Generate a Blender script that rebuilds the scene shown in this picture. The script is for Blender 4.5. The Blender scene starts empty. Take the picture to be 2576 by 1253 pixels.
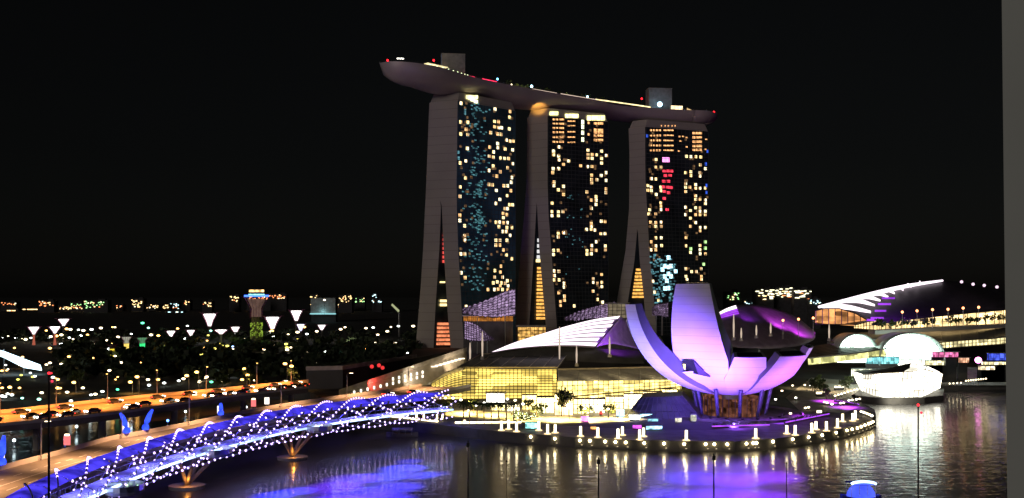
import bpy, bmesh, math, random
from mathutils import Vector, Matrix
random.seed(7)
R = math.radians
SC = bpy.context.scene
COL = SC.collection

# ------------------------------------------------------------------ camera, sky, sun, exposure
F, CX, HY, HC = 2261.0, 1287.5, 742.0, 45.0      # focal length and horizon of the photo (in a 2575 px wide copy), eye 45 m above the bay
cam_data = bpy.data.cameras.new('camera')
cam = bpy.data.objects.new('camera', cam_data); COL.objects.link(cam)
cam.location = (0, 0, HC); cam.rotation_euler = (R(90), 0, 0)
cam_data.sensor_width = 36.0; cam_data.lens = F / 2575.0 * 36.0
cam_data.shift_y = 115.5 / 2575.0
cam_data.clip_start = 0.1; cam_data.clip_end = 30000
SC.camera = cam

SUN_EL, SUN_AZ = R(9), R(205)
world = bpy.data.worlds.new('World'); SC.world = world; world.use_nodes = True
wn = world.node_tree.nodes; wl_ = world.node_tree.links
bg = wn['Background']
sky = wn.new('ShaderNodeTexSky'); sky.sky_type = 'NISHITA'; sky.sun_disc = False
sky.sun_elevation = SUN_EL; sky.sun_rotation = SUN_AZ
hs = wn.new('ShaderNodeHueSaturation'); hs.inputs['Saturation'].default_value = 0.35
wl_.new(sky.outputs[0], hs.inputs['Color']); wl_.new(hs.outputs[0], bg.inputs[0])
bg.inputs[1].default_value = 0.00065

sun_d = bpy.data.lights.new('city_glow', 'SUN'); sun_d.energy = 0.26; sun_d.angle = R(12); sun_d.color = (1.0, 0.88, 0.80)
sun = bpy.data.objects.new('city_glow', sun_d); COL.objects.link(sun)
# added fill for unseen city glow, low from behind the viewer's left shoulder
sd = Vector((0.42, 0.90, -math.tan(SUN_EL)))
sun.rotation_euler = sd.to_track_quat('-Z', 'Y').to_euler()

vs = SC.view_settings
vs.view_transform = 'Standard'; vs.look = 'None'; vs.gamma = 1.0; vs.exposure = 0.25; vs.use_curve_mapping = False
SC.cycles.use_denoising = True
SC.cycles.max_bounces = 5; SC.cycles.diffuse_bounces = 2; SC.cycles.glossy_bounces = 3; SC.cycles.transparent_max_bounces = 6
SC.cycles.sample_clamp_indirect = 4.0; SC.cycles.sample_clamp_direct = 0.0
SC.cycles.caustics_reflective = False; SC.cycles.caustics_refractive = False

# ------------------------------------------------------------------ helpers
def W(px, py, Y):
    """a point Y metres out that the photo shows at (px, py)"""
    return Vector(((px - CX) / F * Y, Y, HC - (py - HY) / F * Y))
def G(px, py, z=3.0):
    """the point at height z that the photo shows at (px, py)"""
    Y = F * (HC - z) / (py - HY)
    return Vector(((px - CX) / F * Y, Y, z))
def interp(x, pts):
    if x <= pts[0][0]: return pts[0][1]
    for (a, b), (c, d) in zip(pts, pts[1:]):
        if x <= c: return b + (d - b) * (x - a) / (c - a)
    return pts[-1][1]
def spline(pts, n):
    """Catmull-Rom through pts, n samples"""
    P = [2 * pts[0] - pts[1]] + list(pts) + [2 * pts[-1] - pts[-2]]
    out = []; m = len(pts) - 1
    for i in range(n):
        t = i / (n - 1) * m; k = min(int(t), m - 1); f = t - k
        a, b, c, d = P[k], P[k + 1], P[k + 2], P[k + 3]
        out.append(0.5 * (2 * b + (c - a) * f + (2 * a - 5 * b + 4 * c - d) * f * f + (3 * b - a - 3 * c + d) * f ** 3))
    return out
def wloc(o):
    v = Vector((0, 0, 0))
    while o is not None: v += o.location; o = o.parent
    return v

class MB:
    def __init__(s): s.v = []; s.f = []; s.m = []; s.mi = 0; s.sm = []; s.smooth = False
    def face(s, pts):
        b = len(s.v); s.v += [Vector(p) for p in pts]; s.f.append(tuple(range(b, b + len(pts)))); s.m.append(s.mi); s.sm.append(s.smooth)
    def add(s, verts, faces):
        b = len(s.v); s.v += [Vector(p) for p in verts]
        for f in faces: s.f.append(tuple(b + i for i in f)); s.m.append(s.mi); s.sm.append(s.smooth)
    def hexa(s, a):   # 8 points: bottom 4 then top 4
        s.add(a, [(3, 2, 1, 0), (4, 5, 6, 7), (0, 1, 5, 4), (1, 2, 6, 5), (2, 3, 7, 6), (3, 0, 4, 7)])
    def box(s, c, d, rz=0.0):
        c = Vector(c); x, y, z = d[0] / 2, d[1] / 2, d[2] / 2; q = Matrix.Rotation(rz, 3, 'Z')
        s.hexa([c + q @ Vector(p) for p in ((-x, -y, -z), (x, -y, -z), (x, y, -z), (-x, y, -z), (-x, -y, z), (x, -y, z), (x, y, z), (-x, y, z))])
    def prism(s, poly, z0, z1):
        n = len(poly)
        s.add([(p[0], p[1], z0) for p in poly] + [(p[0], p[1], z1) for p in poly],
              [tuple(reversed(range(n))), tuple(range(n, 2 * n))] + [(i, (i + 1) % n, n + (i + 1) % n, n + i) for i in range(n)])
    def cyl(s, p0, p1, r0, r1=None, n=8):
        r1 = r0 if r1 is None else r1
        s.tube([p0, p1], [r0, r1], n)
    def tube(s, path, r, n=6, cap=True):
        path = [Vector(p) for p in path]; k = len(path)
        rs = r if isinstance(r, (list, tuple)) else [r] * k
        vs_ = []; up = Vector((0, 0, 1))
        for i, p in enumerate(path):
            d = (path[min(i + 1, k - 1)] - path[max(i - 1, 0)]).normalized()
            a = d.cross(up if abs(d.z) < 0.95 else Vector((1, 0, 0))).normalized(); b = a.cross(d)
            vs_ += [p + (a * math.cos(2 * math.pi * j / n) + b * math.sin(2 * math.pi * j / n)) * rs[i] for j in range(n)]
        fs = [(i * n + j, i * n + (j + 1) % n, (i + 1) * n + (j + 1) % n, (i + 1) * n + j) for i in range(k - 1) for j in range(n)]
        if cap: fs += [tuple(reversed(range(n))), tuple(range((k - 1) * n, k * n))]
        s.add(vs_, fs)
    def lathe(s, c, prof, n=16, sx=1.0, sy=1.0):
        c = Vector(c)
        s.add([c + Vector((r * math.cos(2 * math.pi * j / n) * sx, r * math.sin(2 * math.pi * j / n) * sy, z)) for r, z in prof for j in range(n)],
              [(i * n + j, i * n + (j + 1) % n, (i + 1) * n + (j + 1) % n, (i + 1) * n + j) for i in range(len(prof) - 1) for j in range(n)])
    def ball(s, c, r, n=8, m=5):
        rr = r if isinstance(r, (tuple, list)) else (r, r, r)
        prof = [(max(math.sin(math.pi * i / m), 1e-3) , -math.cos(math.pi * i / m) * rr[2]) for i in range(m + 1)]
        s.lathe(c, prof, n, rr[0], rr[1])
    def grid(s, fn, nu, nv):
        s.add([fn(i / nu, j / nv) for j in range(nv + 1) for i in range(nu + 1)],
              [(j * (nu + 1) + i, j * (nu + 1) + i + 1, (j + 1) * (nu + 1) + i + 1, (j + 1) * (nu + 1) + i) for j in range(nv) for i in range(nu)])
    def shell(s, fn, nu, nv, off):
        """a closed sheet between fn(u,v) and fn(u,v)+off"""
        off = Vector(off); k = (nu + 1) * (nv + 1); idx = lambda i, j: j * (nu + 1) + i
        pts = [fn(i / nu, j / nv) for j in range(nv + 1) for i in range(nu + 1)]
        fs = []
        for j in range(nv):
            for i in range(nu):
                q = (idx(i, j), idx(i + 1, j), idx(i + 1, j + 1), idx(i, j + 1))
                fs.append(q); fs.append(tuple(k + t for t in reversed(q)))
        rim = [idx(i, 0) for i in range(nu)] + [idx(nu, j) for j in range(nv)] + [idx(i, nv) for i in range(nu, 0, -1)] + [idx(0, j) for j in range(nv, 0, -1)]
        for a, b in zip(rim, rim[1:] + rim[:1]): fs.append((b, a, k + a, k + b))
        s.add(pts + [p + off for p in pts], fs)
    def build(s, name, mat, parent=None):
        o0 = wloc(parent) if parent is not None else Vector((0, 0, 0))
        if parent is None and s.v:                      # origin at the base of the thing
            o0 = Vector((sum(p.x for p in s.v) / len(s.v), sum(p.y for p in s.v) / len(s.v), min(p.z for p in s.v)))
        me = bpy.data.meshes.new(name)
        me.from_pydata([tuple(p - o0) for p in s.v], [], s.f)
        for mt in (mat if isinstance(mat, (list, tuple)) else [mat]): me.materials.append(mt)
        if isinstance(mat, (list, tuple)): me.polygons.foreach_set('material_index', s.m)
        me.polygons.foreach_set('use_smooth', s.sm)
        me.update()
        o = bpy.data.objects.new(name, me); COL.objects.link(o)
        if parent is None: o.location = o0
        else: o.parent = parent
        return o

def tag(o, label=None, cat=None, group=None, kind=None):
    if label: o['label'] = label
    if cat: o['category'] = cat
    if group: o['group'] = group
    if kind: o['kind'] = kind
    return o
def thing(name, label, cat, loc=(0, 0, 0), group=None, rz=0.0):
    o = bpy.data.objects.new(name, None); COL.objects.link(o); o.empty_display_size = 0.5
    o.location = loc; o.rotation_euler = (0, 0, rz)
    return tag(o, label, cat, group, 'thing')
def kids(o): return [c for c in list(COL.objects) if c.parent == o]
def dup(root, loc, label=None, group=None, rz=None, scale=None):
    r = root.copy(); COL.objects.link(r); r.location = loc
    if rz is not None: r.rotation_euler = (0, 0, rz)
    if scale is not None: r.scale = (scale,) * 3 if not isinstance(scale, tuple) else scale
    if label: r['label'] = label
    if group: r['group'] = group
    for ch in list(root.children):
        c = ch.copy(); COL.objects.link(c); c.parent = r
        for g in list(ch.children):
            d = g.copy(); COL.objects.link(d); d.parent = c
    return r
ORD = ('first second third fourth fifth sixth seventh eighth ninth tenth eleventh twelfth thirteenth fourteenth fifteenth sixteenth seventeenth eighteenth nineteenth '
       'twentieth twenty-first twenty-second twenty-third twenty-fourth twenty-fifth twenty-sixth twenty-seventh twenty-eighth twenty-ninth thirtieth thirty-first thirty-second thirty-third thirty-fourth').split()

# ------------------------------------------------------------------ materials
MC = {}
def mat(name, base=(0.3, 0.3, 0.3), rough=0.7, metal=0.0, var=0.25, scale=0.3, bump=0.0, bscale=None):
    if name in MC: return MC[name]
    m = bpy.data.materials.new(name); m.use_nodes = True; MC[name] = m
    n = m.node_tree.nodes; l = m.node_tree.links; b = n['Principled BSDF']
    b.inputs['Roughness'].default_value = rough; b.inputs['Metallic'].default_value = metal
    tc = n.new('ShaderNodeTexCoord'); nz = n.new('ShaderNodeTexNoise'); nz.inputs['Scale'].default_value = scale; nz.inputs['Detail'].default_value = 5
    l.new(tc.outputs['Object'], nz.inputs['Vector'])
    rp = n.new('ShaderNodeValToRGB'); rp.color_ramp.elements[0].position = 0.3; rp.color_ramp.elements[1].position = 0.7
    rp.color_ramp.elements[0].color = tuple(c * (1 - var) for c in base) + (1,)
    rp.color_ramp.elements[1].color = tuple(min(c * (1 + var), 1) for c in base) + (1,)
    l.new(nz.outputs['Fac'], rp.inputs['Fac']); l.new(rp.outputs['Color'], b.inputs['Base Color'])
    if bump:
        bn = n.new('ShaderNodeBump'); bn.inputs['Strength'].default_value = bump
        n2 = n.new('ShaderNodeTexNoise'); n2.inputs['Scale'].default_value = bscale or scale * 8; n2.inputs['Detail'].default_value = 4
        l.new(tc.outputs['Object'], n2.inputs['Vector']); l.new(n2.outputs['Fac'], bn.inputs['Height']); l.new(bn.outputs['Normal'], b.inputs['Normal'])
    return m
def glow(name, col, strength, var=0.0, scale=0.5, cell=None, sample=False):
    """an emitting surface (cell: uneven brightness from bay to bay)"""
    if name in MC: return MC[name]
    m = bpy.data.materials.new(name); m.use_nodes = True; MC[name] = m
    n = m.node_tree.nodes; l = m.node_tree.links
    for x in list(n):
        if x.type != 'OUTPUT_MATERIAL': n.remove(x)
    out = [x for x in n if x.type == 'OUTPUT_MATERIAL'][0]
    e = n.new('ShaderNodeEmission'); e.inputs['Color'].default_value = tuple(col) + (1,); e.inputs['Strength'].default_value = strength
    l.new(e.outputs[0], out.inputs['Surface'])
    if var or cell:
        tc = n.new('ShaderNodeTexCoord'); nz = n.new('ShaderNodeTexNoise'); nz.inputs['Scale'].default_value = scale; nz.inputs['Detail'].default_value = 3
        l.new(tc.outputs['Object'], nz.inputs['Vector'])
        mr = n.new('ShaderNodeMapRange'); mr.inputs['From Min'].default_value = 0.3; mr.inputs['From Max'].default_value = 0.7
        mr.inputs['To Min'].default_value = strength * (1 - var); mr.inputs['To Max'].default_value = strength * (1 + var)
        l.new(nz.outputs['Fac'], mr.inputs['Value']); val = mr.outputs[0]
        if cell:
            mp = n.new('ShaderNodeMapping'); mp.inputs['Scale'].default_value = cell
            l.new(tc.outputs['Object'], mp.inputs['Vector'])
            vo = n.new('ShaderNodeTexVoronoi'); vo.distance = 'CHEBYCHEV'; vo.inputs['Scale'].default_value = 1.0; vo.inputs['Randomness'].default_value = 0.35
            l.new(mp.outputs[0], vo.inputs['Vector'])
            sp = n.new('ShaderNodeSeparateColor'); l.new(vo.outputs['Color'], sp.inputs[0])
            m2 = n.new('ShaderNodeMapRange'); m2.inputs['To Min'].default_value = 0.25; m2.inputs['To Max'].default_value = 1.7
            l.new(sp.outputs[0], m2.inputs['Value'])
            mu = n.new('ShaderNodeMath'); mu.operation = 'MULTIPLY'; l.new(val, mu.inputs[0]); l.new(m2.outputs[0], mu.inputs[1]); val = mu.outputs[0]
        l.new(val, e.inputs['Strength'])
    m.cycles.emission_sampling = 'FRONT_BACK' if sample else 'NONE'
    return m
def seams(m, period, width, dark):
    """panel joints: level lines every `period` metres"""
    n = m.node_tree.nodes; l = m.node_tree.links; b = n['Principled BSDF']
    src = b.inputs['Base Color'].links[0].from_socket
    tc = n.new('ShaderNodeTexCoord'); sp = n.new('ShaderNodeSeparateXYZ'); l.new(tc.outputs['Object'], sp.inputs[0])
    mo = n.new('ShaderNodeMath'); mo.operation = 'PINGPONG'; mo.inputs[1].default_value = period / 2; l.new(sp.outputs['Z'], mo.inputs[0])
    lt = n.new('ShaderNodeMath'); lt.operation = 'LESS_THAN'; lt.inputs[1].default_value = width; l.new(mo.outputs[0], lt.inputs[0])
    mx = n.new('ShaderNodeMix'); mx.data_type = 'RGBA'; l.new(lt.outputs[0], mx.inputs['Factor']); l.new(src, mx.inputs['A'])
    mx.inputs['B'].default_value = dark + (1,); l.new(mx.outputs['Result'], b.inputs['Base Color'])
    return m
def lamp(name, loc, col, power, kind='POINT', size=0.5, to=None, angle=60, blend=0.8):
    down = kind == 'DOWN'          # a shaded lamp that throws its light downward
    if down: kind, angle, blend = 'SPOT', 132, .4
    d = bpy.data.lights.new(name, kind); d.energy = power; d.color = col
    if kind == 'SPOT': d.spot_size = R(angle); d.spot_blend = blend
    d.shadow_soft_size = size
    o = bpy.data.objects.new(name, d); COL.objects.link(o); o.location = loc
    if to is not None: o.rotation_euler = (Vector(to) - Vector(loc)).to_track_quat('-Z', 'Y').to_euler()
    return o

CONC = mat('concrete', (0.42, 0.39, 0.37), 0.85, var=0.1, scale=0.05, bump=0.1, bscale=0.6)
CONC_D = mat('dark_concrete', (0.10, 0.095, 0.09), 0.9, var=0.3, scale=0.2)
PAVE = mat('paving', (0.12, 0.11, 0.10), 0.75, var=0.35, scale=0.25, bump=0.2)
ROOFD = mat('dark_roof', (0.07, 0.068, 0.065), 0.6, var=0.3, scale=0.15, bump=0.2)
ROOFG = mat('grey_roof', (0.22, 0.21, 0.19), 0.5, var=0.2, scale=0.1)
STEEL = mat('steel', (0.45, 0.45, 0.47), 0.35, 0.9, var=0.12)
WHITE = mat('white_paint', (0.72, 0.72, 0.72), 0.5, var=0.06)
BLACK = mat('black_metal', (0.02, 0.02, 0.022), 0.4, 0.4, var=0.2)
GLASS_D = mat('dark_glass', (0.012, 0.015, 0.02), 0.12, 0.0, var=0.4, scale=0.1)
ASPH = mat('asphalt', (0.09, 0.085, 0.08), 0.8, var=0.25, scale=0.3)
LEAF = mat('leaves', (0.055, 0.085, 0.025), 0.6, var=0.45, scale=1.2)
LEAFD = mat('dark_leaves', (0.03, 0.045, 0.02), 0.7, var=0.5, scale=0.15)
BARK = mat('bark', (0.16, 0.12, 0.08), 0.9, var=0.3, scale=2)
WARM = glow('warm_lamp', (1.0, 0.80, 0.48), 5.0)
WHITEL = glow('white_lamp', (1.0, 0.95, 0.82), 6.0)
COOL = glow('cool_lamp', (0.75, 0.95, 1.0), 6.0)
SODIUM = glow('sodium_lamp', (1.0, 0.50, 0.12), 7.0)
REDL = glow('red_lamp', (1.0, 0.012, 0.02), 5.0)
TAIL = glow('tail_lamp', (1.0, 0.05, 0.03), 4.0)
# ------------------------------------------------------------------ water and land
def water_mat():
    m = bpy.data.materials.new('bay_water'); m.use_nodes = True
    n = m.node_tree.nodes; l = m.node_tree.links; b = n['Principled BSDF']
    b.inputs['Base Color'].default_value = (0.040, 0.040, 0.045, 1); b.inputs['Roughness'].default_value = 0.40; b.inputs['IOR'].default_value = 1.95; b.inputs['Coat Weight'].default_value = 0.75; b.inputs['Coat Roughness'].default_value = 0.06; b.inputs['Coat IOR'].default_value = 1.5; b.inputs['Coat Tint'].default_value = (1, 1, 1, 1)
    tc = n.new('ShaderNodeTexCoord')
    mp = n.new('ShaderNodeMapping'); mp.inputs['Scale'].default_value = (0.22, 0.55, 1)
    l.new(tc.outputs['Object'], mp.inputs['Vector'])
    a = n.new('ShaderNodeTexNoise'); a.inputs['Scale'].default_value = 1.0; a.inputs['Detail'].default_value = 3; a.inputs['Distortion'].default_value = 0.4
    l.new(mp.outputs[0], a.inputs['Vector'])
    c = n.new('ShaderNodeTexNoise'); c.inputs['Scale'].default_value = 0.12; c.inputs['Detail'].default_value = 2
    l.new(mp.outputs[0], c.inputs['Vector'])
    b1 = n.new('ShaderNodeBump'); b1.inputs['Strength'].default_value = 0.30; b1.inputs['Distance'].default_value = 0.35
    l.new(a.outputs['Fac'], b1.inputs['Height'])
    b2 = n.new('ShaderNodeBump'); b2.inputs['Strength'].default_value = 0.12; b2.inputs['Distance'].default_value = 1.0
    l.new(c.outputs['Fac'], b2.inputs['Height']); l.new(b1.outputs[0], b2.inputs['Normal'])
    l.new(b2.outputs[0], b.inputs['Normal']); l.new(b2.outputs[0], b.inputs['Coat Normal'])
    return m
mb = MB(); mb.face([(-9000, -300, 0), (9000, -300, 0), (9000, 15000, 0), (-9000, 15000, 0)])
tag(mb.build('water', water_mat()), 'dark rippled bay water mirroring the city lights', 'water', kind='structure')

QUAY = [(780, 1004), (850, 1040), (900, 1078), (1000, 1083), (1100, 1092), (1200, 1105), (1300, 1115), (1446, 1127), (1600, 1134), (1720, 1137), (1850, 1138), (1950, 1130),
        (2047, 1117), (2100, 1107), (2153, 1095), (2190, 1080), (2203, 1068), (2199, 1052), (2175, 1037), (2140, 1022), (2122, 1008), (2150, 994), (2250, 988), (2400, 983), (2560, 978), (3200, 960)]
quay = [G(x, y, 0) for x, y in QUAY]
left = [G(x, y, 0) for x, y in ((-700, 1036), (0, 1030), (300, 1018), (600, 1006))]
poly = left + quay + [Vector((900, 900, 0)), Vector((1600, 2600, 0)), Vector((-1800, 2600, 0)), Vector((-900, 400, 0))]
def land_sheet():
    mb = MB(); n = len(poly); ccw = sum(poly[i].x * poly[(i + 1) % n].y - poly[(i + 1) % n].x * poly[i].y for i in range(n)) > 0
    mb.face([(p.x, p.y, 3.0) for p in (poly if ccw else poly[::-1])])
    return mb
tag(land_sheet().build('ground', mat('ground_soil', (0.06, 0.058, 0.052), 0.9, var=0.4, scale=0.05)), 'dark flat ground behind the waterfront, mostly unlit at night', 'ground', kind='structure')
mb = MB()
mb.smooth = True
for a, b in zip(poly[:len(left) + len(quay)], poly[1:len(left) + len(quay)]):
    mb.add([(a.x, a.y, -1), (b.x, b.y, -1), (b.x, b.y, 3.15), (a.x, a.y, 3.15)], [(0, 1, 2, 3)])
mb.smooth = False
tag(mb.build('quay_wall', CONC_D), 'dark concrete quay wall that edges the curving promenade', 'quay wall', kind='structure')
# paved promenade: a band behind the quay edge
mb = MB()
cen = []
for i, p in enumerate(quay):
    a = quay[max(i - 1, 0)]; b = quay[min(i + 1, len(quay) - 1)]
    d = (b - a).normalized(); cen.append(Vector((-d.y, d.x, 0)))
for i in range(len(quay) - 1):
    w0 = 22; w1 = 22
    if 15 <= i <= 19: w0 = w1 = 8
    a, b = quay[i], quay[i + 1]
    q = [a, b, b + cen[i + 1] * w1, a + cen[i] * w0]
    z = 3.006 + (i % 2) * 0.004
    mb.face([(p.x, p.y, z) for p in q])
tag(mb.build('promenade', PAVE), 'paved promenade following the curved edge of the bay', 'promenade', kind='structure')
# near shore under the viewer (out of frame; the masts stand on it)
mb = MB(); mb.prism([(-200, -60), (300, -60), (300, 112), (-200, 112)], -1, 3)
tag(mb.build('near_shore', PAVE), 'near bank of the bay below the viewpoint', 'shore', kind='structure')

# ------------------------------------------------------------------ forest of the gardens (a far-off mass)
rf = random.Random(3)
mb = MB()
def leafquad(mb, c, s, rr):
    a = Vector((rr.uniform(-1, 1), rr.uniform(-1, 1), rr.uniform(-1, 1))).normalized(); b = a.orthogonal().normalized(); c2 = a.cross(b)
    mb.face([c + b * s + c2 * s * .3, c + c2 * s, c - b * s + c2 * .2 * s, c - c2 * s * .8])
for k in range(420):
    px = rf.uniform(-80, 1050); py = rf.uniform(842, 955)
    g = G(px, py); h = rf.uniform(4, 9) * (.6 if 250 < px < 380 and py > 880 else 1); w = rf.uniform(4, 8)
    if (g.y < 400 and px > 700) or (px < 150 and py > 866): continue
    for q in range(30):
        v = Vector((rf.gauss(0, 1), rf.gauss(0, 1), rf.gauss(0, 1))).normalized() * rf.uniform(.5, 1)
        leafquad(mb, g + Vector((v.x * w, v.y * w, h * .62 + v.z * h * .4)), rf.uniform(1.2, 2.6), rf)
tag(mb.build('garden_forest', LEAFD), 'dark unlit mass of trees filling the gardens at left', 'forest', kind='stuff')

# ------------------------------------------------------------------ expressway and road bridge
def ribbon(far, near, z, thick, extra=None):
    mb = MB(); n = len(far)
    for i in range(n - 1):
        a, b, c, d = near[i], near[i + 1], far[i + 1], far[i]
        mb.hexa([Vector((p.x, p.y, z - thick)) for p in (a, b, c, d)] + [Vector((p.x, p.y, z)) for p in (a, b, c, d)])
    return mb
ZE = 10.0
ef = [G(x, y, ZE) for x, y in ((-260, 1064), (0, 1040), (185, 1019), (354, 1001), (518, 986), (681, 970), (775, 961))]
en = [G(x, y, ZE) for x, y in ((-260, 1094), (0, 1072), (164, 1056), (327, 1037), (545, 1004), (681, 988), (775, 977))]
ef = spline(ef, 25); en = spline(en, 25)
tag(ribbon(ef, en, ZE, 1.6).build('expressway', mat('expressway_asphalt', (0.16, 0.14, 0.12), 0.7, var=0.25, scale=0.4)), 'elevated expressway lit orange across the channel', 'road', kind='structure')
def barrier(line, z, h, t, inset=(0, 0)):
    mb = MB()
    for a, b in zip(line, line[1:]):
        d = (b - a); L = d.length; c = (a + b) / 2
        mb.box((c.x, c.y, z + h / 2), (L + 0.05, t, h), math.atan2(d.y, d.x))
    return mb
tag(barrier(ef, ZE, 1.0, .3).build('expressway_parapet', CONC), 'low concrete parapet on the far side of the elevated expressway', 'parapet')
tag(barrier(en, ZE, 0.8, .3).build('expressway_parapet', CONC), 'low concrete parapet on the near side of the elevated expressway', 'parapet')
mb = MB()
for k in (1, 2, 3):
    for i in range(0, 24):
        a = ef[i].lerp(en[i], k / 4); b = ef[i + 1].lerp(en[i + 1], k / 4); e = a.lerp(b, .45)
        d = (e - a).normalized(); s = Vector((-d.y, d.x, 0)) * .12
        mb.face([(p.x, p.y, ZE + .006) for p in (a - s, e - s, e + s, a + s)])
tag(mb.build('lane_markings', WHITE), 'white dashed lane lines on the expressway', 'road markings', kind='structure')
for i in range(2, 24, 4):
    c = ef[i].lerp(en[i], .5); m2 = MB(); m2.cyl((c.x, c.y, -1), (c.x, c.y, ZE - 2.2), 1.1, 1.1, 12); m2.box((c.x, c.y, ZE - 1.95), (12, 2.2, .6), 0.4)
    tag(m2.build('bridge_pier', CONC), 'round concrete pier under the elevated expressway', 'pier', 'piers under the expressway')

ZB = 8.0
bf = [G(x, y, ZB) for x, y in ((-220, 1250), (0, 1184), (123, 1151), (272, 1109), (354, 1094), (490, 1067), (654, 1033), (765, 1015), (874, 999), (983, 985), (1060, 972))]
bf = spline(bf, 40)
bn_ = [p + Vector((20, -1.5, 0)) for p in bf]
tag(ribbon(bf, bn_, ZB, 1.5).build('bridge_road', mat('bridge_asphalt', (0.17, 0.15, 0.13), 0.75, var=0.3, scale=0.2, bump=.2)), 'curved road bridge deck lit brownish orange beside the helix footbridge', 'road', kind='structure')
tag(barrier(bf, ZB, 1.1, .25).build('bridge_parapet', CONC), 'pale parapet along the far edge of the curved road bridge', 'parapet')
tag(barrier(bn_, ZB, 1.1, .25).build('bridge_parapet', CONC), 'pale parapet along the near edge of the curved road bridge', 'parapet')
mb = MB()
for k in (.32, .5, .68):
    for i in range(0, 39):
        a = bf[i].lerp(bn_[i], k); b = bf[i + 1].lerp(bn_[i + 1], k); e = a.lerp(b, .5 if k != .5 else .97)
        d = (e - a).normalized(); s = Vector((-d.y, d.x, 0)) * .1
        mb.face([(p.x, p.y, ZB + .006) for p in (a - s, e - s, e + s, a + s)])
tag(mb.build('lane_markings', WHITE), 'faint white lane lines on the curved road bridge', 'road markings', kind='structure')
for i in range(3, 36, 6):
    c = bf[i].lerp(bn_[i], .5); m2 = MB(); m2.box((c.x, c.y, 2.2), (12, 2.4, 6.4), .1); m2.box((c.x, c.y, 5.85), (16, 2.8, .9), .1)
    tag(m2.build('bridge_pier', CONC), 'wide wall pier under the curved road bridge', 'pier', 'piers under the road bridge')

# street lamps: one prototype, copied
def lamp_proto(label, group, h, arm, m_l, col, power):
    t = thing('street_lamp', label, 'street lamp', (0, 0, 0), group)
    a = MB(); a.tube([(0, 0, 0), (0, 0, h * .9), (arm * .3, 0, h * .99), (arm, 0, h)], [.14, .10, .08, .06], 6); a.build('lamp_post', STEEL, t)
    a = MB(); a.box((arm, 0, h - .02), (1.4, .5, .22)); hd = a.build('lamp_head', BLACK, t)
    a = MB(); a.box((arm, 0, h - .22), (1.2, .42, .16)); a.build('lamp_lens', m_l, hd)
    return t
elamp = lamp_proto('tall street lamp with an orange lens, first from the left on the expressway', 'street lamps along the expressway', 9.5, 2.2, SODIUM, None, 0)
k = 0
for i in range(1, 25, 3):
    p = ef[i] + (ef[i] - en[i]).normalized() * -0.6; ang = math.atan2((en[i] - ef[i]).y, (en[i] - ef[i]).x)
    if k == 0: o = elamp; o.location = (p.x, p.y, ZE); o.rotation_euler = (0, 0, ang)
    else: o = dup(elamp, (p.x, p.y, ZE), 'tall street lamp with an orange lens, %s from the left on the expressway' % ORD[k], rz=ang)
    k += 1
    c = ef[i].lerp(en[i], .3)
    lamp('expressway_light', (c.x, c.y, ZE + 8.5), (1.0, 0.30, 0.05), 30000, 'DOWN', size=.5)
blamp = lamp_proto('slim street lamp with a pale lens, first from the left on the curved bridge', 'street lamps along the road bridge', 9.0, 1.6, WARM, None, 0)
k = 0
for i in range(1, 38, 6):
    p = bf[i]; q = bn_[i]; ang = math.atan2((q - p).y, (q - p).x)
    p = p.lerp(q, .03)
    if k == 0: o = blamp; o.location = (p.x, p.y, ZB); o.rotation_euler = (0, 0, ang)
    else: o = dup(blamp, (p.x, p.y, ZB), 'slim street lamp with a pale lens, %s from the left on the curved bridge' % ORD[k], rz=ang)
    k += 1
    c = p.lerp(q, .35)
    lamp('road_light', (c.x, c.y, ZB + 8.5), (1.0, 0.50, 0.22), 17000, 'DOWN', size=.5)

# cars
def car_proto():
    t = thing('car', 'dark car', 'car')
    a = MB()
    a.hexa([(-2.2, -.9, .35), (2.2, -.9, .35), (2.2, .9, .35), (-2.2, .9, .35), (-2.2, -.88, .95), (2.15, -.86, .85), (2.15, .86, .85), (-2.2, .88, .95)])
    a.build('body', mat('car_paint', (0.06, 0.06, 0.065), 0.25, 0.3, var=.1), t)
    a = MB(); a.hexa([(-1.7, -.8, .95), (1.1, -.8, .9), (1.1, .8, .9), (-1.7, .8, .95), (-1.2, -.65, 1.45), (.3, -.65, 1.45), (.3, .65, 1.45), (-1.2, .65, 1.45)]); a.build('cabin', GLASS_D, t)
    for x in (-1.4, 1.4):
        for y in (-.85, .85):
            a = MB(); a.cyl((x, y - .1, .33), (x, y + .1, .33), .33, .33, 10); a.build('wheel', BLACK, t)
    for y in (-.6, .6):
        a = MB(); a.ball((2.2, y, .72), (.3, .36, .28)); a.build('headlight', glow('headlight_glow', (1, .9, .68), 9.0), t)
        a = MB(); a.box((-2.26, y, .78), (.16, .66, .3)); a.build('tail_light', TAIL, t)
    return t
car0 = car_proto()
ncar = [0]
def put_car(line_a, line_b, s, lane, z, fwd, label, group):
    n = len(line_a) - 1; i = min(int(s * n), n - 1); f = s * n - i
    p = line_a[i].lerp(line_a[i + 1], f).lerp(line_b[i].lerp(line_b[i + 1], f), lane)
    d = line_a[i + 1] - line_a[i]
    if not fwd: d = -d
    rz = math.atan2(d.y, d.x)
    if ncar[0] == 0: o = car0; o.location = (p.x, p.y, z); o.rotation_euler = (0, 0, rz); o['label'] = label; o['group'] = group
    else: o = dup(car0, (p.x, p.y, z), label, group, rz)
    ncar[0] += 1
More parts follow.
